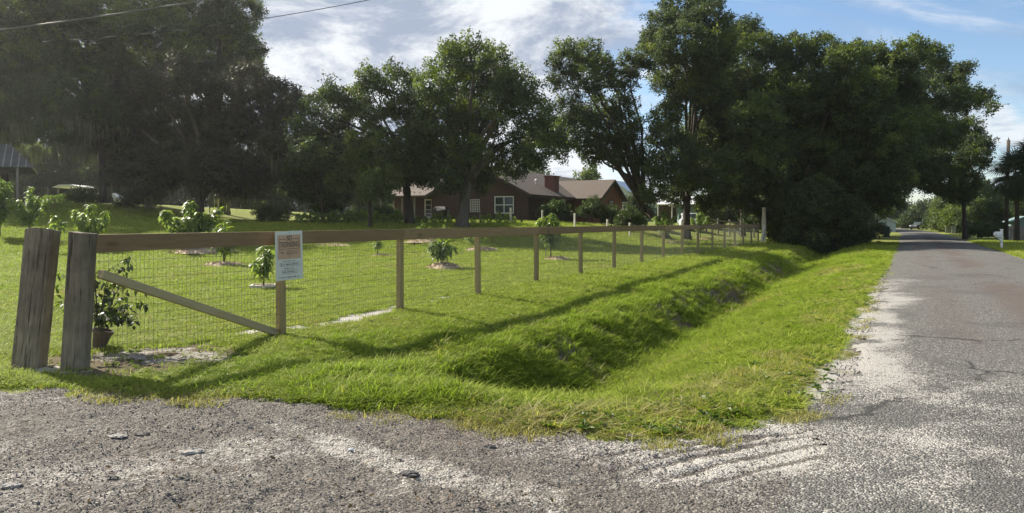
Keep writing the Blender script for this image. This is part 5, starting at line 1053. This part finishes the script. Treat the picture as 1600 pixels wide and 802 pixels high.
def mulch(label, base, rx, ry, h_, seed, group='rings of mulch in the yard'):
    r_ = np.random.default_rng(seed); root = empty('mulch_mound', (base.x, base.y, base.z), 0, label, 'mulch mound', group); mb = MB(); n, m_ = 28, 7; V = [(0, 0, h_ * .8)]
    ph = r_.uniform(0, 6.28, 3)
    for j in range(1, m_ + 1):
        for k in range(n):
            a = 6.283 * k / n; e = 1 + .12 * math.sin(2 * a + ph[0]) + .09 * math.sin(3 * a + ph[1]) + .06 * math.sin(7 * a + ph[2]); t = j / m_; z = h_ * (1 - t ** 2.4) * (.75 + .5 * r_.uniform()) - (.03 if j == m_ else 0); V.append((math.cos(a) * rx * e * t, math.sin(a) * ry * e * t, z))
    Fc = [(0, 1 + k, 1 + (k + 1) % n) for k in range(n)] + [(1 + (j - 1) * n + k, 1 + j * n + k, 1 + j * n + (k + 1) % n, 1 + (j - 1) * n + (k + 1) % n) for j in range(1, m_) for k in range(n)]
    mb.add(V, Fc); mb.build('heap', M['mulch'], root); V, Fc = [], []
    for i in range(int(420 * rx * ry) + 60):
        a, t = r_.uniform(0, 6.283), r_.uniform() ** .5 * 1.12; c = np.array([math.cos(a) * rx * t, math.sin(a) * ry * t, h_ * max(0, 1 - t ** 2.4) + .01 + r_.uniform(0, .02)]); d = r_.normal(size=3) * np.array([1, 1, .35]); d /= np.linalg.norm(d); s_ = np.cross(d, r_.normal(size=3)); s_ /= np.linalg.norm(s_); l, w_ = r_.uniform(.04, .13), r_.uniform(.012, .03); b = len(V); V += [c - d * l / 2 - s_ * w_ / 2, c - d * l / 2 + s_ * w_ / 2, c + d * l / 2 + s_ * w_ / 2, c + d * l / 2 - s_ * w_ / 2]; Fc.append((b, b + 1, b + 2, b + 3))
    me = mesh_np('straw', V, Fc, M['chip']); o = bpy.data.objects.new('straw', me); C.objects.link(o); o.parent = root; o['kind'] = 'stuff'; return root
def gpt(px, d): return foot(px, d)
def plant(label, mlabel, px, base_py, top_py, wpx, seed, mound=None, d=None, **k):
    b_ = hit(px, base_py) if d is None else foot(px, d); s_ = b_.y / F; base_y = HY - (b_.z - H) / s_
    if mound: mulch(mlabel, Vector((b_.x + mound[2] * s_, b_.y, b_.z)), mound[0] * s_ / 2, mound[0] * s_ / 2 * 1.15, mound[1], seed)
    h_ = (base_y - top_py) * s_; bb = b_.copy(); bb.z += (mound[1] * .55 if mound else 0); h_ -= (mound[1] * .55 if mound else 0)
    k['n'] = int(k.get('n', 120) * 1.3); k['ll'] = k.get('ll', .25) * 1.15; k['lw'] = k.get('lw', .06) * 1.15
    return sapling(label, bb, h_, wpx * s_ * 1.25, seed, **k)
plant('leafy sapling with many drooping leaves on a round straw mound mid-lawn', 'thick round straw mound under the drooping-leaved sapling mid-lawn', 689, 421, 371, 38, 1, (60, .20, 4), n=150, ll=.27, fresh=.06, low=.28, stems=6)
plant('tiny sapling on a flat ring of straw near the first bare post', 'flat straw ring around the tiny sapling', 590, 401, 374, 24, 2, (36, .10, 6), n=46, ll=.22, fresh=.2, low=.35, stems=3)
plant('sapling partly hidden by the third slim post', 'straw ring behind the third slim post', 745, 391, 363, 36, 3, (54, .14, 6), n=90, ll=.24, fresh=.1, low=.4, stems=5)
plant('tall bushy sapling with bright crown rising above the rail beside the fourth post', 'straw ring under the tall bright-crowned sapling', 861, 408, 334, 34, 4, (50, .16, 10), n=300, ll=.30, fresh=.35, low=.2, stems=7, stake=True)
plant('two-tiered sapling with bright top and bare lower stems left of the sign', 'wide straw mound under the two-tiered sapling', 350, 417, 346, 52, 5, (76, .15, -3), n=170, ll=.30, fresh=.30, low=.22, stems=7)
wb = hit(411, 452)
plant('leafy sapling standing in a wooden tray right beside the sign', 'thin scatter of straw around the sapling by the sign', 411, 452, 385, 32, 6, (62, .03, 10), n=110, ll=.21, fresh=.15, low=.25, stems=5)
tr_ = empty('wooden_tray', wb + Vector((0, 0, .012)), R(12), 'square pale wooden frame on the grass around the sapling by the sign', 'wooden frame')
for s_ in (-1, 1): mb = MB(); mb.box((0, s_ * .25, .045), (.54, .05, .09)); mb.build('side', M['pale_wood'], tr_); mb = MB(); mb.box((s_ * .245, 0, .044), (.045, .448, .085)); mb.build('side', M['pale_wood'], tr_)
mb = MB(); mb.box((0, 0, .045), (.44, .44, .05)); mb.build('soil', M['mulch'], tr_)
plant('large spreading sapling with silvery leaves before the mango trunk', 'long straw mound under the large silvery sapling', 298, 393, 316, 78, 7, (110, .16, 25), n=620, ll=.36, lw=.10, fresh=.38, low=.15, stems=9)
plant('broad sapling rising just behind the rail end and end post', 'straw ring behind the end post', 142, 392, 320, 52, 8, (44, .10, 0), n=420, ll=.30, lw=.07, fresh=.12, low=.2, stems=8)
plant('small yellowish sapling between the two thick grey posts', None, 84, 398, 338, 28, 9, None, n=70, ll=.28, lw=.10, fresh=.5, low=.4, stems=3)
plant('open-branched sapling left of the leaning gate post', None, 47, 374, 290, 44, 10, None, n=420, ll=.30, lw=.07, fresh=.05, low=.2, stems=8)
plant('dark big-leaved sapling cut by the left picture edge', None, 0, 372, 276, 40, 11, None, n=460, ll=.36, lw=.1, fresh=.0, low=.2, stems=7)
plant('bright sapling topping the rail below the leaning oak', 'straw ring far along the rail below the leaning oak', 1036, 379, 331, 40, 12, (44, .08, 4), n=330, ll=.30, lw=.08, fresh=.3, low=.25, stems=8)
plant('greener sapling topping the rail beside the white car', 'straw ring far along the rail by the white car', 1094, 374, 331, 36, 13, (36, .08, 4), n=330, ll=.30, lw=.08, fresh=.1, low=.25, stems=8)
plant('little sapling peeping over the rail left of the pale-trunked oak', 'pale straw ring behind the rail left of the oak trunk', 661, 378, 350, 22, 14, (66, .10, 0), n=60, ll=.22, fresh=.5, low=.4, stems=3)
plant('low sapling tip just over the rail beside the pale oak trunk', None, 694, 376, 352, 22, 15, None, n=60, ll=.22, fresh=.2, low=.4, stems=3)
plant('thin wispy weedlike sapling among the row of shrubs', None, 527, 352, 328, 20, 16, None, d=49, n=90, ll=.22, fresh=.1, low=.2, stems=5)
mulch('pale bare straw ring behind the rail right of the sign', hit(520, 383), 1.0, 1.0, .06, 33); mulch('small straw ring at the left edge of the lawn', hit(6, 408), .5, .55, .05, 34)

# shrub in a terracotta pot behind the end post
pb = foot(153, 8.7); pot = empty('potted_shrub', pb + Vector((0, 0, .0)), R(30), 'sprawling dark green shrub in a tilted terracotta pot behind the end post', 'potted plant')
mb = MB(); mb.lathe([(.075, .0), (.085, .03), (.120, .20), (.136, .21), (.138, .25), (.124, .25), (.112, .21)], n=20); o = mb.build('pot', M['terracotta'], pot, smooth=False); o.rotation_euler = (R(4), R(14), 0); o.location = (0, 0, -.005); o.scale = (.85, .85, .95)
r_ = np.random.default_rng(66); mb = MB(); V, Fc, T = [], [], []
for k in range(15):
    a = [-.55, -.2, .1, -.9, 2.6, 2.9, 3.3, -.35, 2.3, .0, 1.2, 4.2, -.7, .3, 2.8][k] - R(30); ln = [.74, .66, .58, .6, .55, .5, .42, .55, .42, .35, .4, .4, .78, .3, .36][k]; rise = [.12, .28, .48, .15, .42, .62, .3, .06, .75, .7, .5, .5, .22, .8, .9][k] * .95
    p0, p1, p2 = np.array([0, 0, .28]), np.array([math.cos(a) * ln * .4, math.sin(a) * ln * .4, .28 + rise * .75 + .08]), np.array([math.cos(a) * ln, math.sin(a) * ln, .28 + rise])
    mb.tube([tuple(p0), tuple(p1), tuple(p2)], [.009, .006, .003], 5)
    for i in range(44):
        t = r_.uniform(.2, 1.05); p = (1 - t) ** 2 * p0 + 2 * t * (1 - t) * p1 + t * t * p2 + r_.normal(size=3) * .035; d = r_.normal(size=3); d[2] -= .35; leaf_strip(V, Fc, T, p, d, r_.uniform(.055, .10), r_.uniform(.032, .05), r_.uniform(.1, .5), r_, r_.uniform())
mb.build('stem', M['stem'], pot); me = mesh_np('foliage', V, Fc, M['shrub_leaf'], T); o = bpy.data.objects.new('foliage', me); C.objects.link(o); o.parent = pot; o['kind'] = 'stuff'

# ------------------------------------------------------------------ lumps on the driveway, sticks by the road
import bmesh
def rock(label, px, py, wpx, hgt, m_, seed, asp=.6, name='stone', cat='stone'):
    r_ = np.random.default_rng(seed); b_ = hit(px, py); y = b_.y; s_ = wpx * y / F / 2; bm = bmesh.new(); bmesh.ops.create_icosphere(bm, subdivisions=3, radius=1)
    for v_ in bm.verts:
        c = v_.co; k = 1 + .30 * (fbm(np.array([c.x * 1.3 + seed]), np.array([c.y * 1.3 + c.z * 2.1]), 1.2, 4, seed)[0] - .5) * 2; c.x *= s_ * k; c.y *= s_ * asp * k; c.z *= hgt * k * (.7 if c.z > 0 else .5); c += Vector((r_.normal(), r_.normal(), r_.normal() * .6)) * hgt * .22
    me = bpy.data.meshes.new(name); bm.to_mesh(me); bm.free(); me.materials.append(m_); o = bpy.data.objects.new(name, me); C.objects.link(o); o.location = (b_.x, b_.y, max(b_.z, .0) + hgt * .22); o.rotation_euler = (0, 0, r_.uniform(-.5, .5)); return tag(o, label, cat)
for k, (lb, px, py, wp, hh, m_) in enumerate((('flat pale stone at the lower left corner of the driveway', 17, 776, 34, .025, 'stone'), ('long flat grey stone bedded in the middle of the dark gravel', 298, 722, 40, .022, 'stone'), ('pale flat stone among gravel left of the long grey one', 184, 695, 28, .018, 'stone'), ('low dark slab of broken asphalt above the long grey stone', 222, 693, 26, .02, 'stone_dark'), ('rough dark lump low on the driveway below the long stone', 288, 768, 38, .03, 'stone_dark'), ('rounded brown lump left of the rough dark one', 178, 766, 22, .025, 'stone_dark'), ('dark clod at the grass edge below the fence brace', 436, 627, 18, .025, 'stone_dark'), ('small white stone beside the tyre tracks', 548, 717, 10, .012, 'canvas'), ('dark pointed clod right of the tyre tracks', 764, 714, 20, .022, 'stone_dark'), ('small dark clod in the white sand patch', 811, 700, 10, .012, 'stone_dark'), ('dark clod where sand meets grass near the ditch mouth', 986, 684, 22, .02, 'stone_dark'), ('pale grey rock in the grass at the ditch shoulder', 607, 602, 16, .05, 'stone'), ('broad dark lump of asphalt in mid driveway', 640, 758, 34, .02, 'stone_dark'), ('small dark lump near the first gravel at the gate post', 281, 644, 12, .018, 'stone_dark'))): rock(lb, px, py, wp, hh, M[m_], 900 + k)
def stick(label, pts, r0):
    P = [hit(*p) + Vector((0, 0, r0 + .012 + h_)) for p, h_ in pts]; o_ = P[0].copy(); mb = MB(); mb.tube([p - o_ for p in P], [r0, r0 * .9, r0 * .7, r0 * .4][:len(P)], 6); o = mb.build('stick', M['dark_wood']); o.location = o_; tag(o, label, 'stick')
stick('bent dark stick lying on the sandy road edge', [((1376, 485), .0), ((1386, 481), .05), ((1394, 486), .01), ((1404, 485), .0)], .014)
stick('short straight twig on the sand nearer than the bent stick', [((1374, 499), .0), ((1382, 500), .0), ((1388, 501), .0)], .010)

# ------------------------------------------------------------------ thin haze added in place of sun glare, strongest towards the sun
m, t, b = mat('haze'); t.nodes.remove(b); pv = t.nodes.new('ShaderNodeVolumePrincipled'); pv.inputs['Color'].default_value = (.95, .96, 1, 1); pv.inputs['Density'].default_value = HAZE; pv.inputs['Anisotropy'].default_value = .62
lk(t, pv.outputs[0], t.nodes['Material Output'].inputs['Volume'])
mb = MB(); mb.box((0, 850, 14), (7400, 5200, 34)); tag(mb.build('haze', m, kind='stuff'), 'thin pale haze added over the whole place for sun glare', 'haze')
